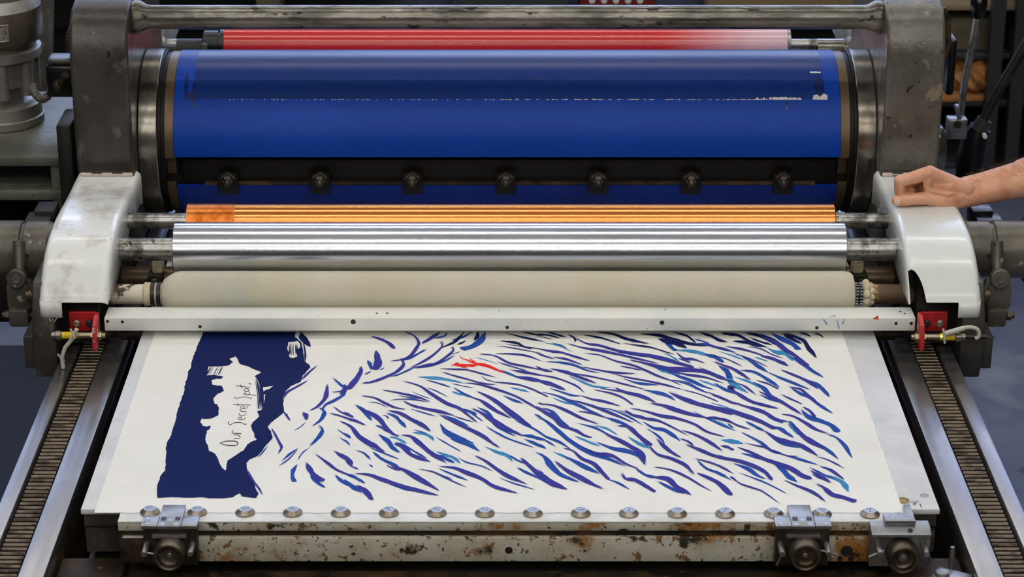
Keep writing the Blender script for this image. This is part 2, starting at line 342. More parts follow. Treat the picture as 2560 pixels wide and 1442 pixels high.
ORG = {'A': (380,820), 'B': (860,820), 'C': (1340,820), 'D': (1780,820)}
def zp(pan, X, Y, z): o = ORG[pan]; return W(o[0]+X/3.134, o[1]+Y/3.134, Z=z)
def smooth_line(P, sub=6):
    out = []
    for i in range(len(P)-1):
        p0 = P[max(0,i-1)]; p1 = P[i]; p2 = P[i+1]; p3 = P[min(len(P)-1,i+2)]
        for k in range(sub):
            t = k/sub
            out.append(.5*((2*p1)+(p2-p0)*t+(2*p0-5*p1+4*p2-p3)*t*t+(3*p1-p0-3*p2+p3)*t*t*t))
    out.append(P[-1]); return out
ZN = [0]
def stroke(mb, pan, wd, pts, z, blunt=0, mono=False):
    wd = wd*.99; ZN[0] += 1; z = z + (ZN[0] % 19)*8e-6
    P = smooth_line([zp(pan, x, y, z) for x, y in pts]); n = len(P)
    L = [0]
    for i in range(1, n): L.append(L[-1]+(P[i]-P[i-1]).length)
    wm = wd/3.134/1600; ph = random.uniform(0, 6)
    lo = []; hi = []
    for i in range(n):
        d = (P[min(n-1,i+1)]-P[max(0,i-1)])
        # widths are measured across the stroke as seen on the sheet lying flat
        nrm = Vector((-d.y, d.x, 0)).normalized(); fs = sqrt((nrm.x)**2+(nrm.y*.44)**2)
        t = L[i]/max(L[-1], 1e-6)
        if mono: f = 1
        else:
            f = (min(1, t/.32)**.8)*(min(1, (1-t)/(.25 if not blunt else .03))**.8)
            f = f*(.88+.14*sin(ph+t*9))+.05
        q = nrm*wm/2*f/max(fs, .44)
        lo.append(P[i]-q*(1+random.uniform(-.06,.06))); hi.append(P[i]+q*(1+random.uniform(-.06,.06)))
    for i in range(n-1): mb.face([lo[i], lo[i+1], hi[i+1], hi[i]])
    if not mono and wd > 15 and L[-1] > .03:      # dry bristle marks trailing off both ends
        for end in (0, 1):
            for q_ in range(3):
                k0 = 1 if not end else n-2; k1 = 0 if not end else n-1
                d = (P[k1]-P[k0]).normalized(); nn = Vector((-d.y, d.x, 0))*wm*random.uniform(-.45,.45)
                a0 = P[max(0, min(n-1, k0+(3 if not end else -3)))] + nn; a1 = P[k1]+nn*.8+d*random.uniform(.000,.007)
                hw = Vector((-d.y, d.x, 0))*random.uniform(.0003,.0006); zo = Vector((0, 0, -.00003-.00001*q_)); a0 = a0+zo; a1 = a1+zo
                mb.face([a0-hw, a1, a0+hw])
STROKES = """
A v22 1290,295 1230,345 1175,400
A v24 1220,410 1130,460 1060,500 1035,545
A v20 1035,655 1060,690 1078,722
A v36 1375,440 1368,500 1355,550 1300,610 1240,645
A v40 1180,658 1205,680 1210,718
A b10 1205,735 1160,775 1115,800
A b34 1425,390 1475,440 1510,470 1500,520 1430,565 1360,600 1340,640
A b34 1310,620 1350,655 1325,715 1260,765
A b34 1310,760 1335,800 1300,860 1235,920
A b12 1235,935 1180,975 1140,1035
A v22 940,785 975,850 1000,900 1015,935 990,975
A b22 1140,945 1080,985 1025,1035
A v12 1140,950 1070,1025 990,1080
A B34 1140,1068 1108,1110 1100,1160 1118,1205
A V46 1212,1052 1245,1120 1290,1165 1340,1198
A b32 1240,1130 1280,1195 1358,1250
A b12 910,920 860,980 830,1015
A v18 745,1110 790,1190 835,1250 865,1300
A v24 1285,990 1370,1050 1450,1110 1567,1155
A b30 1435,1145 1490,1200 1567,1245
A v36 1425,960 1490,1000 1530,1030 1560,1078
A v16 1422,615 1480,655 1567,695
A v18 1395,665 1470,685 1567,718
A b20 1475,728 1530,755 1567,785
A b14 1450,790 1500,825 1555,865
A b10 1465,850 1520,890 1555,920
A v14 1410,500 1480,492 1567,460
A n60 1165,30 1185,80 1240,145
A n16 1185,110 1200,190 1200,260
B V52 135,300 130,340 95,400 30,480
B v40 0,440 10,470 -30,520
B V64 250,175 262,230 265,280 240,325
B b34 185,250 205,285 215,325
B v14 215,335 185,350 160,365
B b12 312,308 300,318 280,325
B V34 215,62 300,90 355,120 395,160
B v34 440,235 468,280 420,335 330,380 220,420 145,430
B v30 480,28 550,60 585,110 570,150 520,215 450,245 365,258
B b28 640,165 580,200 500,240 430,252
B v40 755,28 700,65 610,120
B v26 760,100 768,140 710,200 630,255 520,310
B b20 805,30 790,60 705,80
B b22 560,300 500,330 420,365 365,378
B n30 945,28 905,70 860,110 760,155
B b24 1000,30 930,70 840,95
B n34 1050,28 1045,65 1020,95
B B60 1108,30 1075,90 1010,140 915,165
B v30 850,140 855,175 800,225 720,275 650,290 540,310
B b28 865,215 790,255 690,288 560,315
B n22 955,95 930,110 890,130
B v6 920,180 870,195 830,205
B v16 750,316 850,320 960,325 1080,355 1190,385
B v18 770,342 860,370 970,400 1080,430 1185,442
B c30 580,382 700,390 820,405 935,430
B v34 465,415 590,450 680,510 800,585 900,625 960,670 1045,740
B b18 645,405 720,425 835,462
B v8 835,430 900,445 1020,470
B v26 940,428 1060,440 1200,480 1340,530 1450,590 1567,660
B b26 860,465 950,520 1030,550
B v38 1000,540 1080,570 1180,640 1310,705
B c26 845,495 900,515 950,522
B b8 530,495 610,530 690,555
B v22 300,483 400,500 520,525 610,550 672,575
B b10 420,525 520,545 600,550
B v10 355,565 450,555 560,560 670,580
B v24 140,528 240,545 330,590 400,620 480,635
B b9 185,580 260,585 345,622
B v30 470,570 540,605 640,630 760,655 865,685
B b14 520,630 600,655 725,692
B b12 640,462 720,490 815,540
B v44 105,620 200,660 280,715 330,780 380,825 430,848
B b36 100,600 150,640 215,725
B v42 350,645 440,665 520,710 600,750 680,805
B b34 335,665 400,690 450,740 488,778
B b14 305,680 335,690 350,710
B v30 0,655 40,680 75,698
B v26 0,700 90,725 168,760
B v48 0,740 60,775 110,840 180,890 260,935 320,975
B b28 250,760 310,785 340,815
B b44 270,830 340,880 380,935 435,975
B c30 540,815 610,825 670,845 705,882
B b12 545,795 600,810 660,830
B c26 358,850 420,865 490,905
B v46 450,835 530,850 590,900 660,960 730,1010 798,1052
B v40 390,905 460,930 520,985 600,1020 675,1045
B b36 400,895 470,920 520,960
B c30 725,965 800,995 860,1015 910,1060
B b36 700,985 770,1010 865,1055
B b18 500,930 560,970 650,1020
B b14 720,852 800,900 920,968
B b56 755,750 800,810 880,855 960,885 1015,900
B b32 835,865 900,890 990,920 1060,965
B c26 930,870 990,900 1030,930
B v36 750,675 850,730 960,780 1080,840 1150,890 1220,935
B b30 780,680 850,710 920,740 975,765
B v12 855,685 930,710 1020,735
B b34 920,630 990,655 1040,680
B b18 965,640 1020,680 1085,728
B v54 1045,495 1140,540 1230,600 1330,680 1400,725 1470,765
B v50 1010,628 1090,670 1180,730 1280,790 1410,845
B b30 1050,620 1110,650 1170,700
B b22 1155,740 1230,790 1340,845
B b20 1115,770 1200,820 1300,870 1490,935
B b26 1340,720 1430,760 1500,795 1567,840
B b36 1400,835 1480,850 1567,880
B b32 1415,870 1480,895 1567,940
B b22 1490,672 1530,690 1567,725
B c34 1110,930 1200,970 1280,1000 1320,1045
B b22 1290,990 1360,1035 1440,1065
B v36 1030,998 1110,1040 1200,1105 1300,1165 1435,1222
B V40 1385,1015 1450,1075 1567,1180
B b26 1360,1090 1430,1130 1567,1190
B b14 895,1010 960,1050 1080,1080 1165,1120
B v40 750,1080 870,1095 960,1130 1080,1180 1180,1240 1360,1292
B b22 745,1100 850,1145 970,1192
B v14 580,1102 700,1125 800,1175 960,1245
B b16 700,1125 760,1150 850,1185
B b14 1215,1170 1330,1215 1500,1265
B v46 370,1080 460,1105 540,1150 640,1210 745,1270
B b32 230,968 290,1020 400,1075 450,1110
B V14 330,1070 380,1095 440,1115
B v38 90,1137 200,1148 300,1185 420,1225 560,1265 740,1310
B b26 340,1210 440,1245 545,1278
B b20 105,958 160,980 208,1030
B b16 215,940 300,975 430,1025
B v44 0,995 40,1040 55,1080
B v14 50,1078 80,1090 115,1105
B b30 0,1135 80,1165 165,1215
B b44 0,1185 60,1235 140,1285
B V44 100,1230 160,1265 220,1345
B b14 195,1065 210,1075 225,1090
B b22 0,820 30,840 52,865
B b14 0,870 25,890 45,915
B c10 1020,225 1110,250 1208,282
B n26 1225,98 1350,115 1400,140 1470,165
B v22 1060,200 1180,215 1290,270 1400,295 1567,330
B v18 1185,200 1300,200 1430,215 1545,255
B v14 1200,262 1300,295 1440,335
B v26 1305,325 1420,345 1567,372
B b24 1220,325 1290,355 1400,400
B v40 1345,378 1450,395 1567,420
B v18 1165,420 1280,430 1400,450 1567,515
B c22 1300,465 1370,480 1450,500
B b28 1255,530 1320,560 1400,590
B n22 1270,38 1400,70 1567,105
B n18 1400,28 1480,45 1567,58
B n10 1270,125 1380,140 1567,165
B v10 1180,138 1300,150 1567,200
B b10 1075,370 1110,400 1180,420
B v16 1520,582 1567,600
C n18 0,45 100,55 190,80
C n24 90,28 160,50 230,70
C b14 120,115 200,135 245,160
C c16 65,115 170,135 280,185
C v26 0,155 120,180 200,190 300,220 420,255
C v20 0,190 60,215 140,240
C n22 250,50 300,75 312,105
C V34 315,78 400,120 500,135 640,175 820,205 960,235 1120,275 1240,308
C b36 640,190 800,205 960,225 1100,255
C v28 250,120 350,148 500,175 650,205 800,240 960,275
C n22 365,50 480,70 560,90 665,125
C n34 480,30 600,45 700,80 800,105 880,118
C n18 690,118 800,135 900,150 1000,180 1080,205
C v24 390,195 500,210 620,255 760,290 860,330 960,375 1060,410 1135,445
C v22 135,225 230,240 290,260 360,285
C b26 80,262 200,270 300,290 400,330 500,350
C c20 190,262 250,275 320,300
C v18 350,300 480,325 600,345 780,355
C v26 0,300 60,325 130,340
C v36 110,315 240,345 360,390 470,430
C v18 200,340 400,372 560,405 700,440 860,480
C c26 260,375 340,410 450,455 590,468
C b40 850,485 950,505 1030,530 1090,565
C v20 0,362 140,385 260,425 330,460 372,500
C v46 0,405 60,420 150,450 230,485
C b22 110,470 200,500 280,525 350,530
C v24 350,528 440,555 540,575 660,610
C V20 450,480 600,512 690,550 760,600
C v18 500,470 640,490 760,515 900,560
C v40 620,465 700,500 820,530 940,580
C v46 900,585 1000,605 1100,640 1200,670 1330,700
C c26 135,545 220,580 330,600 430,650
C b32 50,500 170,530 280,580 420,645 540,695
C v14 0,498 50,515 100,540
C v30 30,590 140,605 250,650 360,705 490,750
C v30 260,558 400,595 500,630 600,670 765,738
C b20 500,620 600,640 720,690 830,755
C v18 330,650 440,665 540,700
C b34 540,695 640,730 740,770
C v44 0,610 60,650 150,710 210,765 300,790
C b44 40,625 120,650 180,720 260,770
C v30 225,778 310,800 380,840 440,855
C b50 0,680 90,735 180,810 250,870 340,930 430,975 560,1020 700,1080
C b24 330,745 460,780 560,830 640,880
C v52 540,825 640,870 740,925 820,980 850,1070
C c24 460,765 550,785 640,838
C V44 640,765 720,770 780,820 850,880 900,920
C c36 725,850 800,900 900,945
C c26 305,845 400,885 500,925
C b40 475,895 600,940 720,965 800,1000 830,1045
C v30 370,930 480,980 600,1000 700,1060 800,1100
C b28 780,1095 860,1150 960,1170
C v52 920,1165 1030,1180 1100,1240 1215,1305
C b34 960,1200 1060,1255 1160,1295
C v34 890,920 950,985 1060,1020 1150,1060 1200,1100 1235,1145
C v24 640,640 740,670 850,705 960,725 1080,780 1180,835
C v30 700,640 760,680 860,700
C v30 735,625 860,650 980,685 1100,705 1240,750 1340,810 1480,850
C b40 845,735 920,780 1010,800 1080,845 1130,885
C b22 870,788 940,830 990,880 1010,915
C v36 945,865 1000,920 1060,970 1135,1010
C v20 1130,865 1190,885 1235,920
C v34 1140,800 1240,830 1340,880 1460,960
C v36 1175,908 1280,950 1400,1000 1567,1040
C V36 215,938 290,960 360,1020 450,1060 510,1120 575,1190
C b44 220,1000 300,1040 400,1095 500,1140
C c24 140,970 200,995 260,1025
C b22 570,1185 640,1210 730,1262
C b50 0,975 70,1010 120,1080 200,1150 335,1205
C v46 150,1040 240,1110 340,1165 430,1215 520,1258
C v54 0,1105 60,1160 130,1215 245,1262
C b20 0,1165 60,1195 170,1245
C b26 0,800 80,850 180,890 270,945
C b20 0,850 60,870 150,925
C b24 0,900 40,920 80,945
C V36 675,1135 700,1175 780,1190 860,1235 935,1282
C v22 930,1088 1020,1100 1110,1130 1210,1180 1300,1235 1370,1272
C v22 1245,1020 1360,1050 1450,1085 1545,1138
C b30 1270,1035 1330,1095 1430,1135 1530,1190
C V46 1260,1132 1360,1175 1440,1220 1530,1310
C b22 1520,1160 1567,1190
C V46 735,248 820,265 920,290 1050,320 1200,325 1340,345 1480,400
C c40 945,318 1040,345 1130,370
C b38 1030,330 1100,370 1200,405 1300,450 1385,480
C v22 1060,340 1200,365 1330,385 1470,430
C b34 1060,405 1180,430 1260,470 1350,510
C v26 1350,500 1440,540 1560,590
C v20 600,355 720,385 860,410 1000,440 1150,480
C b24 690,395 800,430 960,445
C V12 1140,478 1280,515 1430,575
C V54 1040,500 1140,545 1260,590 1400,625 1567,665
C v14 655,295 740,310 830,330
C n46 820,45 960,55 1060,85 1200,120 1330,140
C n60 960,80 1020,100 1100,120 1180,155
C B44 1010,85 1060,150 1100,175
C c40 1100,172 1220,180 1320,205 1400,230
C b50 1320,205 1400,225 1470,270
C v24 1100,190 1160,235 1240,245 1325,275
C v18 1115,235 1160,250 1215,272
C c22 1000,192 1060,220 1120,260
C n26 1060,28 1180,60 1255,118
C b20 1240,85 1300,100 1360,120
C n40 1280,30 1380,65 1440,95 1500,108
C n26 1450,38 1567,60
C v26 1330,128 1420,150 1520,170
C b30 1200,125 1340,130 1450,160 1567,190
C v24 1280,305 1380,350 1480,400 1567,425
C c22 1275,405 1350,430 1440,465
C b34 1400,430 1480,480 1567,515
C c14 1360,582 1460,610 1567,645
C v24 1310,700 1420,705 1567,750
C c18 1230,655 1330,700 1430,735 1540,790
C b20 1250,660 1400,735 1567,805
C c18 1450,875 1500,888 1567,895
C V26 1445,918 1500,930 1548,955
C b20 1500,745 1550,785
C v44 1567,465 1520,465 1560,500
C n8 0,60 60,70 130,90
D B50 50,295 110,330 140,395 
D c58 75,300 130,350 145,410 190,455 285,510
D n40 70,35 200,55 300,105 430,150
D n60 260,35 380,60 480,100 560,160
D n40 165,100 260,110 340,130 420,145
D n26 300,75 380,105 470,130
D V52 380,60 500,110 570,165 650,215 750,300
D b46 600,215 700,270 780,330 870,385
D B60 460,35 560,90 640,130 680,170
D n50 560,40 620,80 700,120
D n46 575,35 650,65 720,100 760,160 820,232
D n24 680,35 730,45 775,68
D n20 790,35 840,50 875,75
D v24 105,142 220,160 330,190 420,220
D v44 380,215 480,240 600,295
D b44 240,225 310,260 380,310 440,345
D v14 150,190 260,225 360,265 440,305
D c50 430,155 500,185 580,205 635,258
D v14 270,142 380,160 470,205 560,235
D c20 60,185 160,215 260,255
D v14 0,215 100,235 180,270 240,300
D c20 330,225 380,240 440,262
D v34 20,260 90,290 170,320 250,370 298,405
D b40 225,330 320,340 410,385 530,465
D c26 175,382 290,420 390,475
D V18 350,408 440,435 520,475
D v36 540,325 640,365 750,415 830,475
D b46 720,400 810,435 870,480 918,538
D b34 440,345 540,390 640,430 760,480
D v26 620,460 700,480 750,530
D b38 610,455 690,510 760,540 840,600 945,665
D v30 700,475 760,530 830,590
D v40 365,495 450,530 550,580 640,635 700,672
D b46 320,420 400,465 460,530 560,580
D b30 375,520 460,555 560,585
D v40 135,465 200,510 300,570 400,600 520,630
D v22 185,430 250,450 340,518
D v20 545,520 620,555 710,595
D v40 210,600 330,630 420,665 500,710 600,735
D b40 400,640 470,700 560,745
D c50 600,725 640,780 680,838
D v46 610,725 690,820 760,880 880,950
D b38 690,820 800,890 900,950 990,1025
D v34 545,672 640,690 740,745 810,790 905,825
D b34 905,830 980,860 1040,920 1070,970 1100,1015
D B54 700,635 760,695 860,730 940,765 988,815
D v30 715,615 770,650 815,710
D V50 0,630 150,650 260,685 380,730 500,790
D b40 460,768 530,785 580,820 640,855
D b34 265,730 340,770 410,808
D v20 0,705 110,715 200,760 305,792
D v48 410,800 500,860 600,890 700,920 830,1000
D b34 430,815 540,895 690,938
D c40 75,875 150,885 245,905
D V48 200,930 300,970 400,1020 500,1055 620,1100 700,1150 780,1180
D b54 490,1060 550,1105 600,1160 665,1205
D b26 230,978 310,1000 400,1030
D v14 250,895 330,915 420,935 520,975 600,1000 680,1002
D b36 380,900 460,955 560,990
D b26 560,990 680,1025 830,1070
D v14 810,1005 880,1020 950,1050 1040,1100
D V40 0,985 120,1020 230,1045 340,1085 420,1130 470,1190
D b40 170,1060 280,1100 350,1150 410,1180
D c46 880,1150 960,1175 1030,1215 1065,1280
D v36 775,1115 850,1160 930,1210
D b24 765,1090 860,1140 960,1185
D v30 845,1080 920,1105 980,1145 1035,1185
D b22 780,1140 880,1190
D b16 225,1135 330,1175 440,1220 585,1295
D v16 145,1158 220,1215 320,1250 400,1280 520,1365
D v30 570,1190 660,1230 760,1270 830,1310 890,1355
D V42 820,1218 880,1250 940,1300 1030,1325 1130,1358
D b26 230,815 320,860 440,925
D v22 0,525 80,545 150,580 250,600
D c14 0,590 100,615 225,660
"""
cols = {'v': 'ink_violet', 'b': 'ink_blue', 'c': 'ink_cyan', 'n': 'ink_navy'}
lay = {'c': (.0005, MB()), 'b': (.0007, MB()), 'v': (.0011, MB()), 'n': (.0009, MB())}
for ln in STROKES.strip().split('\n'):
    q = ln.split(); k = q[1][0]; z, mb = lay[k.lower()]
    stroke(mb, q[0], float(q[1][1:]), [tuple(map(float, s.split(','))) for s in q[2:]], z, blunt=k.isupper())
nm = {'v': 'violet_brush_strokes', 'b': 'blue_brush_strokes', 'c': 'light_blue_brush_strokes', 'n': 'navy_brush_strokes'}
BLOCK = "400,30 385,75 360,130 335,190 315,250 305,310 278,345 282,375 262,420 250,500 225,570 200,650 180,740 150,840 120,890 108,945 115,975 105,1050 105,1110 70,1150 45,1220 38,1280 45,1330 100,1325 160,1322 250,1328 400,1325 450,1333 560,1333 630,1325 660,1305 685,1295 705,1318 760,1325 815,1332 835,1300 820,1270 790,1200 755,1150 745,1100 740,1055 760,1030 830,1000 900,910 945,860 935,810 905,775 930,740 985,700 1035,655 1028,600 1030,540 1050,490 1090,450 1165,420 1180,370 1240,310 1235,290 1195,260 1185,190 1170,110 1120,70 1125,30"
HOLE1 = "655,218 605,240 635,265 605,290 540,298 445,298 430,370 480,365 520,372 555,378 545,395 500,395 470,405 470,440 510,450 550,450 555,470 565,490 520,510 480,550 490,590 515,600 525,630 520,680 470,705 430,710 400,712 390,700 377,735 400,765 430,770 460,765 450,790 430,800 420,840 420,880 440,920 445,960 495,985 520,1030 545,1085 575,1115 585,1070 590,1040 640,1005 720,955 745,910 790,885 820,872 800,850 800,820 785,795 775,765 790,735 840,690 825,650 860,640 880,570 890,520 850,515 855,500 920,475 955,450 890,460 855,460 840,430 805,375 860,345 800,320 760,300 690,280 675,250"
HOLE2 = "1065,110 1140,100 1160,130 1150,160 1130,165 1140,220 1110,235 1080,230 1070,180 1058,150"
def poly(s): return [zp('A', *map(float, q.split(',')), .0008) for q in s.split()]
random.seed(11)
def rough(P, k, amp):
    out = []
    for i in range(len(P)):
        a = P[i]; c = P[(i+1)%len(P)]
        for j in range(k): out.append(a.lerp(c, j/k)+(Vector((random.uniform(-amp,amp), random.uniform(-amp,amp), 0)) if j else Vector((0,0,0))))
    return out
loops = [rough(poly(BLOCK), 4, .0007), rough(poly(HOLE1), 3, .0009), rough(poly(HOLE2), 3, .0012)]
flat = [v for l in loops for v in l]
mb = MB(); vv = [mb.bm.verts.new(v) for v in flat]
for tri in tessellate_polygon(loops):
    try: mb.bm.faces.new([vv[i] for i in tri])
    except ValueError: pass
o = mb.build('navy_ink_block', 'ink_navy', sheet, smooth=0); o['label'] = 'solid navy ink area'
# dry-brush hatching inside the bare patch
mb = lay['n'][1]
random.seed(5)
for i in range(14):
    x = 560-random.uniform(0, 120); stroke(mb, 'A', 4, [(x, 300), (x-18, 335), (x-34, 368)], .0005)
for i in range(12):
    x = 1075+random.uniform(0, 70); stroke(mb, 'A', 6, [(x, 120), (x-2, 160), (x+2, 215)], .0005)
for i in range(14):
    x = 820+random.uniform(0, 50); stroke(mb, 'A', 6, [(x-16, 395), (x+6, 520), (x, 640)], .0005)
for i in range(8):
    t = random.uniform(0, 60); stroke(mb, 'A', 4, [(690+t, 262+t*.4), (780+t*.6, 312+t*.2), (850, 340)], .0005)
for k, (z, mb) in lay.items():
    o = mb.build(nm[k], cols[k], sheet, smooth=0); o['kind'] = 'stuff'
LET = """
O 5 535,900 575,915 655,918 670,902 655,886 580,885 535,900
u 4 640,862 675,864 690,852 675,838 640,836
r 4 700,826 635,822 628,812 636,800
S 4 598,730 600,748 615,756 640,742 690,738 720,750 735,755 737,744
e 4 700,712 698,697 682,697 674,708 690,718 722,713 728,700
c 4 690,664 682,676 700,686 724,682 736,668
r 4 742,655 700,650 690,640 697,631
e 4 722,628 720,613 702,612 696,622 712,631 740,625 750,613
t 4 636,597 700,600 772,603
x 4 675,586 672,598 678,612
S 4 652,534 648,545 665,549 700,541 745,540 772,551 782,543
p 4 815,527 760,520 715,515
p 4 728,515 730,500 750,496 764,504 760,518
o 4 720,488 730,474 752,476 756,488 738,495 720,488
t 4 656,452 710,456 770,468
x 4 692,442 696,454 704,468
d 5 757,433 766,436 776,438
"""
mb = MB()
for ln in LET.strip().split('\n'):
    q = ln.split(); stroke(mb, 'A', float(q[1])*1.25, [tuple(map(float, s.split(','))) for s in q[2:]], .0005, mono=True)
mb.build('handwritten_lettering', 'ink_black', sheet, smooth=0)
mb = MB()
for wd, P in ((34, [(970,262),(1040,278),(1120,295),(1200,328),(1252,352)]), (26, [(835,290),(880,288),(940,292),(1010,290),(1060,288)]),
              (12, [(900,210),(930,238),(985,255),(1030,270)]), (12, [(985,232),(1000,250),(1040,268)]), (16, [(862,290),(880,275),(905,272)]),
              (11, [(900,296),(930,305),(975,314)]), (14, [(945,284),(985,297),(1030,300)])):
    stroke(mb, 'B', wd, P, .0005)
mb.build('red_figure', 'ink_red', sheet, smooth=0)

# ------------------------------------------------------------ clamping bar with washers and paper grippers
gb = thing('clamping_bar', 'white painted bar with rust streaks along the front edge of the bed', 'bar', (0, -.015, -.03))
b = MB(); b.box(-.543, .548, -.0335, .0028, -.003, -.0006, bev=.0008); b.build('bar_top', 'barwhite', gb)
b = MB(); b.box(-.543, .548, -.033, .0028, -.0155, -.003, bev=.001); b.build('upper_rail', 'rustbar', gb)
b = MB(); b.box(-.541, .546, -.027, .0028, -.028, -.0155); b.build('groove_strip', 'rustdark', gb)
b = MB(); b.box(-.5425, -.506, -.0345, -.025, -.0645, -.0265, bev=.001); b.build('end_block', 'rustdark', gb)
b = MB(); b.box(-.539, .544, -.0335, .0028, -.064, -.0255, bev=.0025)
lr = b.build('lower_rail', 'rustbar', gb)
for px, py, r_ in ((2117,1377,.0095/1.1), (1272,1375,.0055), (2100,1396,.004), (2127,1396,.004)):
    b = MB(); p = W(px, py, Y=-.0335); b.lathe([(0,r_),(.0006,r_*.96)], (p.x, -.0336, p.z), (0,-1,0), 20); b.build('screw_hole', 'slot', gb)
def washer():
    t = thing('slotted_washer', '', 'washer', (0,0,-.0006))
    b = MB(); b.lathe([(0,.0135),(.0022,.0138),(.0060,.0092),(.0066,.0086)], (0,0,-.0006), (0,0,1), 40); b.build('washer_cone', 'washer', t)
    b = MB(); b.lathe([(0,.0086),(.0004,.0084),(.0004,.0066),(-.0004,.0062),(-.0004,.0001)], (0,0,.006), (0,0,1), 32, cap=False); b.lathe([(0,.0058),(.0004,.0056),(.0006,.005)], (0,0,.0058), (0,0,1), 24)
    s = b.build('screw_head', 'washertop', t)
    b = MB(); b.box(-.0046,.0046,-.0006,.0006,.0062,.00655); b.build('slot', 'slot', s)
    return t
wx = [375,493,613,732,852,972,1092,1212,1332,1452,1572,1693,1813,1934,2055,2175]
wl = ['leftmost slotted washer, left of the left gripper', 'slotted washer just right of the left gripper', 'slotted washer third from the left end of the bar',
 'slotted washer fourth from the left, below the bottom right end of the navy block', 'slotted washer fifth from the left end of the bar', 'slotted washer sixth from the left end of the bar',
 'slotted washer seventh from the left end of the bar', 'slotted washer eighth from the left, left of the bar centre', 'slotted washer ninth from the left, right of the bar centre',
 'slotted washer tenth from the left end of the bar', 'slotted washer sixth from the right end of the row', 'slotted washer fifth from the right end of the row',
 'slotted washer fourth from the right end of the row', 'slotted washer just left of the middle gripper', 'slotted washer just right of the middle gripper', 'rightmost slotted washer, left of the right gripper']
w0 = washer()
for i, px in enumerate(wx):
    t = w0 if i == 0 else copy_tree(w0)
    p = W(px, 1281+i*.3, Z=0); t.location = (p.x, p.y, 0); t.rotation_euler.z = [0,.05,.1,-.3,.5,-.9,-.4,-.35,.45,.1,1.2,.3,.9,.3,-.9,1.5][i]
    t['label'] = wl[i]; t['group'] = 'slotted washers along the clamping bar'

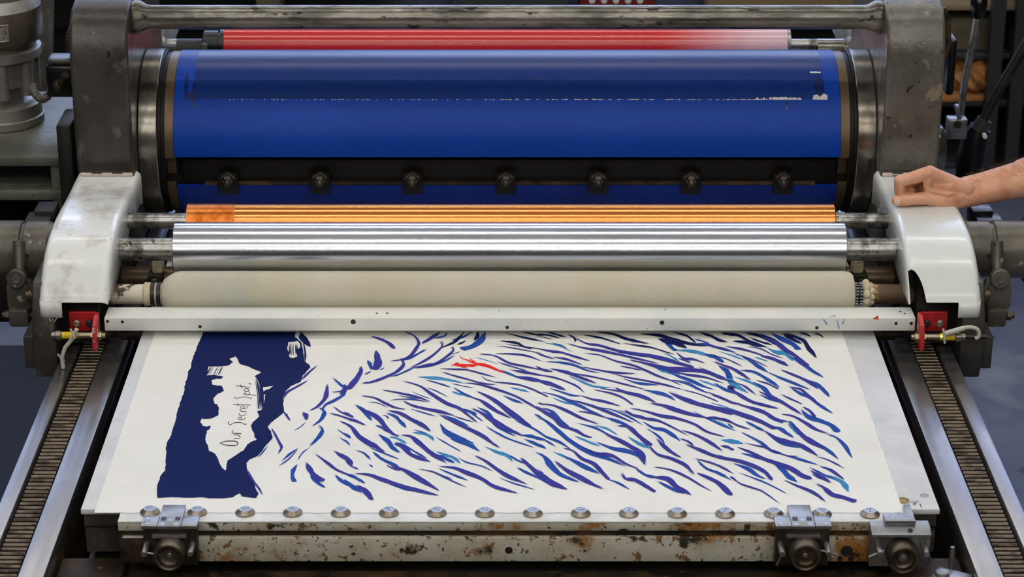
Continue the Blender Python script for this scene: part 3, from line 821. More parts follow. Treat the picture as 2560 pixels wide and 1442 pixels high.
def gripper(px, label, kind, hand):
    c = W(px, 1300, Z=.004); X = c.x
    t = thing('paper_gripper', label, 'clamp', (X, -.05, -.06), 'paper grippers on the clamping bar')
    sl = (1 if px > 1240 else -1)
    if kind == 0:
        b = MB(); b.box(X-.0385, X-.0165, -.060, -.028, .0012, .0062, bev=.0008); b.box(X+.0165, X+.0385, -.060, -.028, .0012, .0062, bev=.0008); b.box(X-.016, X+.016, -.0605, .004, .0012, .0060, bev=.0006)
        b.build('top_plate', 'clamp', t)
        b = MB()
        for sx in (-1, 1):
            for yy in (-.0375, -.053): b.lathe([(0,.0031),(.0004,.0030)], (X+sx*.031, yy, .0061), (0,0,1), 16)
        for xx, yy in ((0,-.042), (-.0095,-.054), (.0095,-.054)): b.lathe([(0,.0034),(.0004,.0033)], (X+xx, yy, .0059), (0,0,1), 16)
        s = b.build('screw', 'washertop', t); s['kind'] = 'stuff'
        b = MB()
        for sx in (-1, 1):
            b.box(X+sx*.0098-.0036, X+sx*.0098+.0036, -.0435, -.0325, .0059, .0063, bev=.0001)
        b.build('adjusting_slot', 'slot', t)
        b = MB(); b.box(X-.037, X+.037, -.054, -.0336, -.058, .0012, bev=.001); b.box(X-.026, X+.026, -.0575, -.053, -.052, -.006); b.build('gripper_block', 'clampdark', t)
        b = MB(); b.box(X-.0235, X+.0235, -.064, -.053, -.0115, -.0065, bev=.001); b.build('retaining_strip', 'clamp', t)
        wx_, wz = X+.0015, -.0295
    else:
        b = MB(); pr = [(X-.021,-.049),(X+.021,-.049),(X+.021,.0005),(X+.0115,.0005),(X+.0115,-.021),(X+.008,-.025),(X-.021,-.026)]
        b.prism_z(pr, .0010, .0085, bev=.0008); b.build('top_plate', 'clamp', t)
        b = MB()
        for sx in (-1, 1): b.lathe([(0,.0042),(.0005,.0040)], (X+sx*.0125, -.036, .0082), (0,0,1), 18)
        s = b.build('screw', 'washertop', t)
        b = MB(); b.box(X+.0125-.0037, X+.0125+.0037, -.0365, -.0355, .0086, .0089); b.box(X-.0125-.0005, X-.0125+.0005, -.0397, -.0323, .0086, .0089, rot=Matrix.Rotation(-.7, 3, 'Z')); b.build('screw_slot', 'slot', s)
        b = MB(); b.prism_x([(-.0336,-.058),(-.0336,.0008),(-.049,.0008),(-.066,-.0045),(-.0665,-.0075),(-.056,-.012),(-.056,-.058)], X-.041, X+.041, bev=.001); b.build('gripper_block', 'clamp', t)
        b = MB(); b.lathe([(0,.0035),(.0008,.0035),(.0008,.002),(-.0005,.0018)], (X+.0125, -.058, -.0017), (0,-.3,1), 18); b.build('oil_cup', 'slot', t)
        wx_, wz = X+.0015, -.034
    # hand wheel: a cup facing the viewer
    b = MB(); R = .0215
    b.lathe([(0,.018),(.002,R),(.026,R),(.0285,R-.0015),(.029,R-.0035),(.028,R-.0055),(.020,R-.0065),(.018,R-.009),(.0175,.006),(.0175,.0001)], (wx_, -.058, wz), (0,-1,0), 48)
    wh = b.build('handwheel', 'wheel', t)
    b = MB(); rr = .0035 if kind == 0 else .0045
    b.lathe([(0,rr),(.004,rr),(.0045,rr*.8),(.0045,rr*.35),(.003,rr*.3)] if kind == 0 else [(0,.0065),(.002,.006),(.002,rr),(.005,rr),(.0055,rr*.8)], (wx_, -.0755, wz), (0,-1,0), 24); b.build('wheel_hub', 'clamp', wh)
    for sx in (-1, 1):
        b = MB(); px_ = X+sx*.0315+(.001 if sl > 0 else -.001); b.lathe([(0,.0042),(.030,.0042),(.031,.0036)], (px_, -.054, -.0245), (0,-1,0), 20)
        pin = b.build('clamping_pin', 'clamp', t)
        if sx == hand[0]:
            b = MB(); d = Vector((hand[1], 0, hand[2])); c0 = Vector((px_, -.079, -.0245)); b.tube([c0-d*hand[3], c0+d*hand[4]], .0016, 10); b.build('tommy_bar', 'clamp', pin)
        if sx == -hand[0] and len(hand) > 5:
            b = MB(); c0 = Vector((px_, -.076, -.026)); b.tube([c0, c0+Vector((-.002,.001,-.010)), c0+Vector((-.006,.003,-.022))], .0014, 10); b.build('tommy_bar', 'clamp', pin)
    return t
gripper(427, 'left steel paper gripper with handwheel, below the navy ink block', 0, (-1, .97, -.2, 0, .021))
gripper(2005, 'middle steel paper gripper with handwheel, between two washers near the right', 0, (1, .96, -.28, .011, .012, 1))
gripper(2248, 'right steel paper gripper with an L-shaped top plate at the bar end', 1, (-1, .9, .42, .017, .006, 1))
tail = thing('stop_lever', 'pale worn steel lever end poking in at the bottom right corner', 'lever', (.56, -.1, -.075))
b = MB(); p = W(2345, 1432, Z=-.055); rz = Matrix.Rotation(-.5, 3, 'Z')
b.box(p.x-.02, p.x+.03, p.y-.075, p.y+.008, -.062, -.052, bev=.002, rot=rz); b.build('lever_plate', 'clamp', tail)
b = MB(); b.lathe([(0,.010),(.004,.010),(.005,.008)], (p.x+.004, p.y-.008, -.052), (0,0,1), 24); b.lathe([(0,.007),(-.013,.007)], (p.x+.004, p.y-.008, -.062), (0,0,1), 16); b.build('pivot_bolt', 'clamp', tail)
cp = W(2375, 1418, Z=-.07)
b = MB(); b.lathe([(0,.004),(.03,.004),(.04,.0028)], (cp.x, cp.y-.01, -.0745), (0,.1,1), 16); tag(b.build('upright_pin', 'clamp'), 'small upright steel pin on the ledge at the bottom right', 'pin')

# ------------------------------------------------------------ blanket cylinder
YC, ZC, R = 1.237, .148, .1495
def pa(a, r): a = radians(a); return (YC-r*cos(a), ZC+r*sin(a))
def arc(mb, x0, x1, r0, r1, a0, a1, n, mi=0):
    prof = [pa(a0+(a1-a0)*i/n, r1) for i in range(n+1)] + [pa(a1-(a1-a0)*i/n, r0) for i in range(n+1)]
    mb.prism_x(prof, x0, x1, mi)
cyl = thing('blanket_cylinder', 'big printing cylinder wrapped in a deep blue rubber blanket', 'cylinder', (0, YC, 0))
core_prof = [pa(a, .142) for a in range(0, 340, 4)] + [pa(-21, .142), pa(-19, .122), pa(-2, .122)]
b = MB(); b.prism_x(core_prof, -.625, .625); b.build('cylinder_core', 'dark', cyl)
for s in (-1, 1):
    b = MB(); prof = [pa(a, .1475) for a in range(-1, 338, 3)]+[pa(-22, .1475), pa(-20, .125), pa(-2, .125)]
    b.prism_x(prof, min(s*.5975, s*.613), max(s*.5975, s*.613)); b.build('end_collar', 'steelbrown', cyl)
for s in (-1, 1):
    b = MB(); b.lathe([(0,.12),(0,.1505),(.0015,.152),(.0325,.152),(.034,.1505),(.034,.12)], (s*.6265, YC, ZC), (s,0,0), 120); b.build('bearer_ring', 'steel', cyl)
    b = MB(); b.lathe([(0,.12),(0,.1455),(.008,.1455),(.008,.1495),(.0125,.1495),(.0125,.12)], (s*.613, YC, ZC), (s,0,0), 120); b.build('groove_ring', 'darkgloss', cyl)
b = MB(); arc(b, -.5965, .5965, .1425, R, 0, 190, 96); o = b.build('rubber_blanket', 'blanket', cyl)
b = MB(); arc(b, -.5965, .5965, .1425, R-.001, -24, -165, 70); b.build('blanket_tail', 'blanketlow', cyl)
# ink film: the inked image area, ending along a line with white wear marks
x0, x1 = -.562, .568
b = MB(); arc(b, x0, x1, R-.001, R+.0003, 40.5, 150, 60); b.build('ink_film', 'inkfilm', cyl)
random.seed(2); b = MB()
def flake(xx, a, w_, h_):
    y0_, z0_ = pa(a, R+.0006); y1_, z1_ = pa(a+h_, R+.0006); b.face([(xx-w_/2,y0_,z0_),(xx+w_/2,y0_,z0_),(xx+w_/2*random.uniform(0,1),y1_,z1_),(xx-w_/2*random.uniform(0,1),y1_,z1_)])
for i in range(210):
    xx = random.uniform(-.50, .53); flake(xx, 39.9, random.uniform(.001,.007)*(.5 if xx < 0 else 1.2), random.uniform(.2,.7))
for i in range(60): flake(.49+random.gauss(0,.018), 40.0, random.uniform(.002,.008), random.uniform(.4,2.2))
for i in range(26): flake(.561+random.uniform(-.012,.010), 40.0, .006, random.uniform(1.5,4.5))
for i in range(8): flake(.556+random.uniform(-.009,.008), 62, .004, random.uniform(1,2))
b.build('dried_ink_flakes', 'white', cyl, smooth=0)
b = MB()
def smear(xx, a0_, a1_, w_):
    n_ = 8
    for i in range(n_):
        t0 = i/n_; t1 = (i+1)/n_; wa = w_*(1-abs(2*t0-1)**2)+.0006; wb = w_*(1-abs(2*t1-1)**2)+.0006
        p0_ = pa(a0_+(a1_-a0_)*t0, R+.0009); p1_ = pa(a0_+(a1_-a0_)*t1, R+.0009)
        b.face([(xx-wa/2,*p0_),(xx+wa/2,*p0_),(xx+wb/2,*p1_),(xx-wb/2,*p1_)])
smear(-.576, 63, 40, .006); smear(-.562, 56, 34, .006); smear(-.569, 46, 40, .016); smear(.500, 40, 33, .003); smear(.560, 60, 42, .018)
b.build('dark_ink_smears', mat('dark_ink', (10,30,92), .2), cyl, smooth=0)
# clamp bar in the cylinder gap
cb = MB(); cb.prism_x([pa(-4,.139), pa(-22,.139), pa(-22,.124), pa(-4,.124)], -.585, .592, bev=.001); cb.build('clamp_bar', 'darkgloss', cyl)
b = MB(); b.prism_x([pa(-21.3,.1465), pa(-23.6,.1465), pa(-23.6,.138), pa(-21.3,.138)], -.546, .556); b.build('bar_lip', 'rustdark', cyl)
for px in (570,800,1031,1265,1495,1727,1957):
    p = W(px, 445, Y=1.10); X = p.x
    b = MB(); b.prism_x([pa(-13,.139), pa(-13,.1455), pa(-22.5,.1555), pa(-29.5,.1545), pa(-29.5,.149), pa(-22,.146)], X-.018, X+.018, bev=.001)
    br = b.build('bolt_bracket', 'darkgloss', cyl)
    yb, zb = pa(-17.5, .147); a = radians(-30); ax = Vector((0,-cos(a),sin(a)))
    b = MB(); b.lathe([(-.004,.0135),(.002,.0135),(.003,.012)], (X,yb,zb+.002), ax, 28); b.lathe([(.003,.0105),(.009,.0105),(.0105,.009)], (X,yb,zb+.002), ax, 6)
    nut = b.build('hex_nut', mat('dark_nut', (92,84,76), .3, .9) if px == 570 else bpy.data.materials['dark_nut'], br)
    b = MB(); b.lathe([(.008,.0062),(.018,.0060),(.0195,.005),(.0195,.003),(.018,.0028)], (X,yb,zb+.002), ax, 20); b.build('stud', 'clampdark', nut)
for s in (-1,1):
    b = MB(); b.lathe([(0,.045),(.007,.045)], (s*.66, YC, ZC), (s,0,0), 32); b.build('cylinder_shaft', 'shaft', cyl)

# ------------------------------------------------------------ side frames, tie bar
prof = [(1.042,-.02),(1.040,.12),(1.036,.20),(1.034,.215),(1.035,.30),(1.037,.345),(1.042,.375),(1.056,.405),(1.080,.424),(1.13,.432),(1.38,.432),(1.45,.40),(1.47,.30),(1.47,-.02)]
for s, lab, mt in ((-1, 'left dark grey arched side casting of the press, beside the motor', 'castgrey'), (1, 'right worn grey arched side casting of the press, behind the hand', 'castworn')):
    t = thing('side_frame', lab, 'machine frame', (s*.72, 1.25, -.02))
    b = MB(); b.prism_x(prof, min(s*.6615,s*.763), max(s*.6615,s*.763)); o = b.build('frame_casting', mt, t)
    bv = o.modifiers.new('Bevel', 'BEVEL'); bv.width = .006; bv.segments = 3; bv.limit_method = 'ANGLE'; bv.angle_limit = radians(50)
tb = thing('tie_bar', 'long dark steel tie bar joining the tops of the side castings', 'bar', (0, 1.12, .39))
p = W(1272, 43, Y=1.12)
b = MB(); b.lathe([(-.648,.0215),(-.3,.0213),(0,.0215),(.4,.0213),(.648,.0215)], (0, 1.12, p.z), (1,0,0), 40); b.build('bar_tube', 'tube', tb)
for s in (-1,1):
    b = MB(); b.lathe([(0,.0285),(.004,.030),(.014,.0295),(.026,.0225),(.034,.0216)], (s*.6615, 1.12, p.z), (-s,0,0), 36); b.build('end_collar', 'tube', tb)

b = MB(); b.box(-.655, .655, 1.425, 1.435, .003, .13, bev=.001); tag(b.build('rear_light_blocker', 'dark'), 'added black plate blocking window light behind the blue cylinder', 'plate')  # added plate, keeps low window light out so the gap beneath goes dark
# ------------------------------------------------------------ rollers
def roller(name, label, y, z, r, x0, x1, m, shr, shx=.70, bev=.0015, shm='shaft'):
    t = thing(name, label, 'roller', (0, y, z-r))
    b = MB(); b.lathe([(x0,r*.6),(x0,r-bev),(x0+bev,r),(x1-bev,r),(x1,r-bev),(x1,r*.6)], (0,y,z), (1,0,0), 96); b.build('roller_sleeve', m, t)
    for s in (-1,1):
        a, c = (x1-.001, shx) if s > 0 else (-shx, x0+.001)
        b = MB(); b.lathe([(a,shr),(c,shr)], (0,y,z), (1,0,0), 32); b.build('roller_shaft', shm, t)
    return t
def cz(row, Y): return W(1272, row, Y=Y).z
YS = .775; ZS = cz(623, YS)
roller('metal_roller', 'bright ground aluminium roller in front of the copper roller', YS, ZS, .0455, -.5590, .5645, 'chrome', .0195)
YK = .872; ZK = cz(552, YK)
ck = roller('copper_roller', 'polished copper roller just below the blue blanket', YK, ZK, .0295, -.548, .5595, 'copper', .0138)
b = MB(); b.lathe([(-.5482,.02),(-.5482,.0296),(-.466,.0297),(-.4655,.0294)], (0,YK,ZK), (1,0,0), 64, cap=False); b.build('worn_end_band', 'coppertape', ck)
b = MB(); b.lathe([(.5595,.0165),(.566,.0165)], (0,YK,ZK), (1,0,0), 24); b.build('end_washer', 'steel', ck)
YB = .703; ZB = cz(735, YB)
db = thing('dampening_roller', 'cream cloth covered dampening roller behind the white guard bar', 'roller', (0, YB, ZB-.04))
RB = .0385
b = MB(); b.lathe([(-.574,.017),(-.571,.024),(-.562,.031),(-.552,.0365),(-.542,RB),(.556,RB),(.566,.0370),(.571,.033),(.5735,.024),(.574,.017)], (0,YB,ZB), (1,0,0), 72); o = b.build('cloth_sleeve', 'cloth', db)
for x_ in (-.5785, -.5885):
    b = MB(); b.lathe([(-.0035,.0195),(-.0035,.0208),(.0035,.0208),(.0035,.0195)], (x_,YB,ZB), (1,0,0), 32); b.build('black_band', 'rubber', db)
b = MB(); b.lathe([(-.606,.016),(-.602,.020),(-.592,.0195),(-.573,.0185)], (0,YB,ZB), (1,0,0), 24); b.build('felt_tie', 'felt', db)
b = MB()
for i in range(9):
    a = i*2*pi/9; b.sphere((.5935, YB+.017*cos(a), ZB+.017*sin(a)), .0085, sc=(.8,1,1))
    b.sphere((.602, YB+.014*cos(a+.3), ZB+.014*sin(a+.3)), .006)
b.build('felt_tie', 'felt', db)
b = MB(); b.lathe([(.573,.017),(.589,.017)], (0,YB,ZB), (1,0,0), 24); b.build('spring_core', 'rubber', db)
b = MB()
for k in range(20):
    a = k*pi/10; b.tube([(.575, YB+.0185*cos(a), ZB+.0185*sin(a)), (.5795, YB+.0185*cos(a), ZB+.0185*sin(a))], .0012, 6); b.tube([(.5825, YB+.0185*cos(a), ZB+.0185*sin(a)), (.588, YB+.0185*cos(a), ZB+.0185*sin(a))], .0012, 6)
b.build('wound_spring', 'clamp', db)
b = MB(); b.lathe([(-.69,.0165),(-.604,.0165)], (0,YB,ZB), (1,0,0), 32); b.build('left_journal', 'rustpaint', db)['label'] = 'shaft end with flaking cream paint'
b = MB(); b.lathe([(.604,.017),(.634,.0165),(.69,.0162)], (0,YB,ZB), (1,0,0), 32); b.build('right_journal', 'rustpaint2', db)['label'] = 'shaft end with brown crust'
# small hidden rollers and brackets between the rollers
YM = .835; ZM = cz(640, YM)-.01
b = MB(); b.lathe([(-.66,.020),(.66,.020)], (0,YM,ZM-.03), (1,0,0), 32); tag(b.build('rider_shaft', 'steelbrown'), 'dark brown shaft half hidden beneath the aluminium roller', 'shaft')
for s, px in ((-1, 388), (1, 2150)):
    p = W(px, 690, Y=.80)
    t = thing('roller_bracket', ('left' if s < 0 else 'right')+' small dark bracket under the aluminium roller shaft', 'bracket', (p.x, .80, -.01))
    b = MB(); b.box(p.x-.012, p.x+.012, .792, .82, -.0, p.z+.005, bev=.002); b.build('bracket_post', 'castdark', t)
    b = MB(); b.lathe([(0,.007),(.006,.007),(.007,.005)], (p.x, .792, p.z-.006), (0,-1,0), 6); b.build('bolt', 'clampdark', t)
    b = MB(); b.box(p.x-.010-s*.004, p.x+.010-s*.004, .80, .826, p.z+.003, p.z+.028, bev=.006); b.build('felt_pad', 'felt', t)
# inking roller behind
YR = 1.70; ZR_ = cz(112, YR)
rr = roller('red_ink_roller', 'glossy red ink roller behind the blue cylinder, fading to pink', YR, ZR_, .036, W(562,110,Y=YR).x, W(1969,110,Y=YR).x, 'redroller', .012, .72)
xl = W(562,110,Y=YR).x; xr = W(1969,110,Y=YR).x
b = MB(); b.lathe([(xl-.042,.026),(xl-.040,.029),(xl-.012,.029),(xl-.012,.024),(xl-.008,.024),(xl-.008,.031),(xl-.001,.031)], (0,YR,ZR_), (1,0,0), 40); b.build('black_end_ring', 'rubber', rr)
b = MB(); b.lathe([(xr-.004,.036),(xr-.003,.0368),(xr+.003,.036),(xr+.003,.02)], (0,YR,ZR_), (1,0,0), 48); b.build('chrome_end_ring', 'washertop', rr)
b = MB(); b.lathe([(-.65,.009),(.65,.009)], (0,1.76,cz(126,1.76)), (1,0,0), 32); tag(b.build('rear_shaft', 'shaft'), 'thin bright shaft just below the red ink roller', 'shaft')
for s, px0, px1 in ((-1, 450, 512), (1, 2035, 2100)):
    a = W(px0, 115, Y=1.66); c = W(px1, 115, Y=1.66)
    t = thing('bearing_cup', ('dark bearing cup left of the red ink roller' if s < 0 else 'pale steel bearing cup right of the red ink roller'), 'bearing', (a.x, 1.66, .22))
    b = MB(); b.lathe([(s*.692,.012),(a.x if s > 0 else c.x,.012)] if s > 0 else [(-.692,.012),(a.x,.012)], (0,1.62,a.z), (1,0,0), 24); b.lathe([(a.x,.026),(c.x,.026),(c.x,.018),(c.x-.01*s,.015)], (0,1.62,a.z), (1,0,0), 36); b.build('cup_shell', 'castdark' if s < 0 else 'steel', t)

# ------------------------------------------------------------ pale covers over the roller ends
TOP = [(1.046,.136),(1.01,.137),(.96,.136),(.91,.137),(.86,.139),(.81,.140),(.765,.138),(.725,.132),(.69,.121),(.662,.106),(.642,.090),(.624,.074),(.613,.0605)]
SK  = [(1.046,.075),(1.01,.085),(.955,.086),(.925,.094),(.90,.090),(.865,.080),(.835,.076),(.79,.070),(.755,.062),(.725,.054),(.70,.050),(.676,.050),(.660,.056)]
def fine(P):
    return [(v.y, v.z) for v in smooth_line([Vector((0,a,c)) for a, c in P], 8)]
TOPF = fine(TOP); SKF = fine(SK)
def cover(s, label, mt, tr=lambda v: v, hinge=True, name='roller_cover'):
    base_ = tr(Vector((s*.706, .82, .045)))
    t = thing(name, label, 'cover', base_)
    xo, xi = s*(.762 if s < 0 else .768), s*.652; WD = abs(xo-xi); NF = 30; notch = s > 0 and hinge
    b = MB(); n = len(TOPF); r_ = .011
    K0 = next(k for k in range(n) if TOPF[k][1] < .104 and TOPF[k][0] < .8)
    def at_k(P, k):
        i_ = min(n-2, int(k)); f = k-i_; return (P[i_][0]*(1-f)+P[i_+1][0]*f, P[i_][1]*(1-f)+P[i_+1][1]*f)
    def nrm(k):
        a = at_k(TOPF, max(0, k-1)); c = at_k(TOPF, min(n-1, k+1)); d = Vector((0, c[0]-a[0], c[1]-a[1])).normalized(); q = Vector((0, -d.z, d.y))
        return -q if (q.z > 0 or (abs(q.z) < .2 and q.y < 0)) else q
    def kk(k, x):                                     # the right front cover has an arched cut-out beside its inner edge
        if not notch or k <= K0: return k
        xm = abs(x)-.652
        if xm >= .0255: return k
        zc = .0605+(.104-.0605)*sqrt(max(0, 1-(xm/.0255)**2))
        ke = next((q for q in range(K0, n) if TOPF[q][1] <= zc), n-1)
        if ke > K0 and TOPF[ke-1][1] != TOPF[ke][1]: ke = ke-1+(TOPF[ke-1][1]-zc)/(TOPF[ke-1][1]-TOPF[ke][1])
        return K0+(k-K0)*(ke-K0)/(n-1-K0)
    def corner(k, side, q):                           # q = 0 on the flat top, 1 on the side face
        a_ = pi/2*q; xs_ = (xo - s*r_*(1-sin(a_))) if side == 'o' else (xi + s*r_*(1-sin(a_)))
        if side == 'i' and q < .9: k = kk(k, xs_)
        y_, z_ = at_k(TOPF, k); return Vector((xs_, y_, z_)) + nrm(k)*r_*(1-cos(a_))
    A = []; B = []
    for k in range(n):
        row = [Vector((xo, *SKF[k]))] + [corner(k, 'o', 1-q/4) for q in range(4)]
        for q in range(0, NF+1):
            x_ = xo - s*r_ - s*(WD-2*r_)*q/NF; y_, z_ = at_k(TOPF, kk(k, x_)); row.append(Vector((x_, y_, z_)))
        row += [corner(k, 'i', q/4) for q in (1, 2, 3)]
        A.append([b.bm.verts.new(tr(v)) for v in row])
        a_ = pi/2*.75; y_, z_ = at_k(TOPF, k)
        seam = Vector((xi + s*r_*(1-sin(a_)), y_, z_)) + nrm(k)*r_*(1-cos(a_))
        B.append([b.bm.verts.new(tr(v)) for v in (seam, corner(k, 'i', 1), Vector((xi, *SKF[k])))])
    for G in (A, B):
        for i in range(n-1):
            for j in range(len(G[0])-1): b.bm.faces.new((G[i][j], G[i][j+1], G[i+1][j+1], G[i+1][j]))
    # lower tab on the outer side of the front
    tabs = []
    for (dx, dy) in ((0,.012),(.0012,.0062),(.0034,.0028),(.0068,.0006),(.011,0),(.02,0),(.03,0),(.0375,0)):
        tabs.append([b.bm.verts.new(tr(Vector((xo-s*dx, y_+dy, z_)))) for y_, z_ in ((.6128,.0612),(.611,.050),(.6095,.036))])
    for i in range(len(tabs)-1):
        for k in range(2): b.bm.faces.new((tabs[i][k], tabs[i+1][k], tabs[i+1][k+1], tabs[i][k+1]))
    bmesh.ops.remove_doubles(b.bm, verts=b.bm.verts[:], dist=.00025)
    o = b.build('cover_shell', mt, t, smooth=50)
    sd = o.modifiers.new('Solidify', 'SOLIDIFY'); sd.thickness = .0018; sd.offset = -1 if s > 0 else 1
    sd.offset = 0
    if hinge:
        b = MB(); b.box(s*.706-.047, s*.706+.047, 1.016, 1.0395, .1375, .140, bev=.0005); b.build('hinge_plate', 'castgrey', t)
        b = MB()
        for x_ in (-.036, 0, .036): b.lathe([(-.0085,.0042),(.0085,.0042)], (s*.706+x_, 1.012, .1405), (1,0,0), 12)
        b.build('hinge_knuckles', 'hinge', t)
        b = MB(); b.lathe([(-.045,.0022),(.045,.0022)], (s*.706, 1.012, .1405), (1,0,0), 12); b.build('hinge_pin', 'hinge' if s < 0 else 'clamp', t)
    return t
cover(-1, 'left pale enamel roller cover with mottled worn top and pink hinge', 'coverworn')
cover(1, 'right pale grey enamel roller cover under the resting hand', 'cover')
mir = lambda v: Vector((v.x*1.055, 2*1.255-v.y, v.z+.10))
cover(-1, 'rear pale cover behind the left side casting', 'cover', mir, False)
cover(1, 'rear pale cover behind the right side casting', 'cover', mir, False)

# ------------------------------------------------------------ guard bar, red brackets, sensors
zb0 = W(1272, 827, Y=.610).z; zb1 = W(1272, 795, Y=.610).z
gd = thing('guard_bar', 'long white guard bar with small holes across the press above the sheet', 'guard bar', (0, .63, zb0))
b = MB(); b.box(-.657, .662, .610, .657, zb0, zb1, bev=.0012); b.build('bar_body', 'beam', gd)
b = MB()
for px, py, r_ in ((883,804,.0042),(1655,806,.0038),(500,816,.0028),(1268,818,.0028),(2042,819,.003),(269,803,.0024),(306,804,.0024),(2240,808,.0026),(2278,808,.0026)):
    p = W(px, py, Y=.610); b.lathe([(0,r_),(.0005,r_)], (p.x, .6098, p.z), (0,-1,0), 18)
for px, py in ((942,783),(968,783),(2251,779),(2262,784),(263,780)):
    p = W(px, py, Z=zb1); b.lathe([(0,.002),(.0005,.002)], (p.x, p.y, zb1), (0,0,1), 12)
b.build('bolt_hole', 'slot', gd)
b = MB()
def splash(px, py, dx, dy, w_):
    a = W(px, py, Y=.6096); c = W(px+dx, py+dy, Y=.6096); d = (c-a).normalized(); n_ = Vector((d.z,0,-d.x))*w_/2
    b.face([a-n_*.3, a+n_*.3, c+n_, c-n_])
splash(2058,797,10,14,.004); splash(2092,798,6,24,.003); splash(2112,796,-6,14,.003); splash(2075,792,14,-3,.002)
b.build('blue_paint_splashes', mat('pale_blue_paint', (120,160,200), .5), gd, smooth=0)
b = MB(); splash(2182,797,14,-6,.004); splash(2186,797,10,0,.003); b.build('red_paint_splash', mat('pale_red_paint', (214,80,60), .5), gd, smooth=0)
for s in (-1, 1):
    sd_ = 'left' if s < 0 else 'right'
    t = thing('bracket', sd_+' red painted bracket bolted at the '+sd_+' end of the guard bar', 'bracket', (s*.68, .607, zb0-.01))
    xa, xb = sorted((s*.670, s*.712)); b = MB(); b.box(xa, xb, .602, .608, W(0,828,Y=.602).z, W(0,781,Y=.602).z, bev=.001); b.build('mounting_plate', 'redpaint', t)
    xa, xb = sorted((s*.664, s*.671)); b = MB()
    pr = [(.608,.046),(.592,.044),(.575,.036),(.567,.015),(.567,-.004),(.578,-.006),(.608,.010)]
    b.prism_x(pr, xa, xb, bev=.0008); b.build('flange', 'redworn', t)
    for x_, m_ in ((.679, 'slot'), (.700, 'washer')):
        p = W(0, 807, Y=.602); b = MB(); b.lathe([(0,.006),(.004,.006),(.0055,.004)], (s*x_, .602, p.z), (0,-1,0), 16); b.build('bolt', m_, t)
    # proximity sensor lying across, below the bracket
    p = W(0, 838 if s < 0 else 842, Y=.585); z_ = p.z
    q = thing('proximity_sensor', sd_+' metal proximity sensor with yellow label beneath the red bracket', 'sensor', (s*.69, .585, z_-.008), 'sensors on the guard bar')
    x_ = lambda a, c: sorted((s*a, s*c))
    b = MB(); b.lathe([(.652,.0045),(.658,.0045)], (0,.585,z_), (s,0,0), 18); b.lathe([(.658,.0078),(.664,.0078)], (0,.585,z_), (s,0,0), 6); b.lathe([(.671,.0078),(.675,.0078)], (0,.585,z_), (s,0,0), 6); b.lathe([(.664,.0052),(.705,.0052)], (0,.585,z_), (s,0,0), 20); b.build('threaded_barrel', 'brass', q)
    b = MB(); b.lathe([(.698,.0058),(.722,.0058)], (0,.585,z_), (s,0,0), 20); b.build('yellow_label', 'yellow', q)
    b = MB(); b.lathe([(.722,.0062),(.724,.0078),(.732,.0078),(.733,.006),(.739,.006)], (0,.585,z_), (s,0,0), 20); b.build('connector_nut', 'washer', q)
    b = MB(); b.sphere((s*.700, .579, z_+.0035), .0018); b.build('indicator_light', 'led', q)
    if s < 0:
        pts = [(188,833),(178,850),(162,866),(154,890),(152,915)]
        b = MB(); b.tube([W(*c_, Y=.575) for c_ in [(192,822),(180,848),(163,868),(155,892),(158,920)]], .0034, 12)
        b.tube([W(*c_, Y=.571) for c_ in [(176,822),(184,838),(186,846)]], .0018, 8); b.tube([W(*c_, Y=.571) for c_ in [(190,828),(176,846)]], .0018, 8)
        b.build('sensor_cable', 'cable', q)
        b = MB(); b.tube([W(*c_, Y=.580) for c_ in [(145,885),(152,895),(158,905),(162,900)]], .002, 8); tag(b.build('cable_tie', 'cable'), 'pale cable tie ends hanging below the left sensor', 'cable tie')
    else:
        b = MB(); b.lathe([(.739,.0045),(.775,.0042)], (0,.585,z_), (1,0,0), 14); b.build('black_plug', 'rubber', q)
        b = MB(); P = smooth_line([W(*c_, Y=.580) for c_ in [(2438,846),(2447,840),(2444,824),(2425,818),(2402,822),(2385,830),(2366,836)]], 5); b.tube(P, .0034, 12)
        b.tube([W(2362,834,Y=.574), W(2410,820,Y=.574)], .0042, 10); b.tube([W(2358,822,Y=.572), W(2362,858,Y=.572)], .0018, 8); b.build('sensor_cable', 'cable', q)

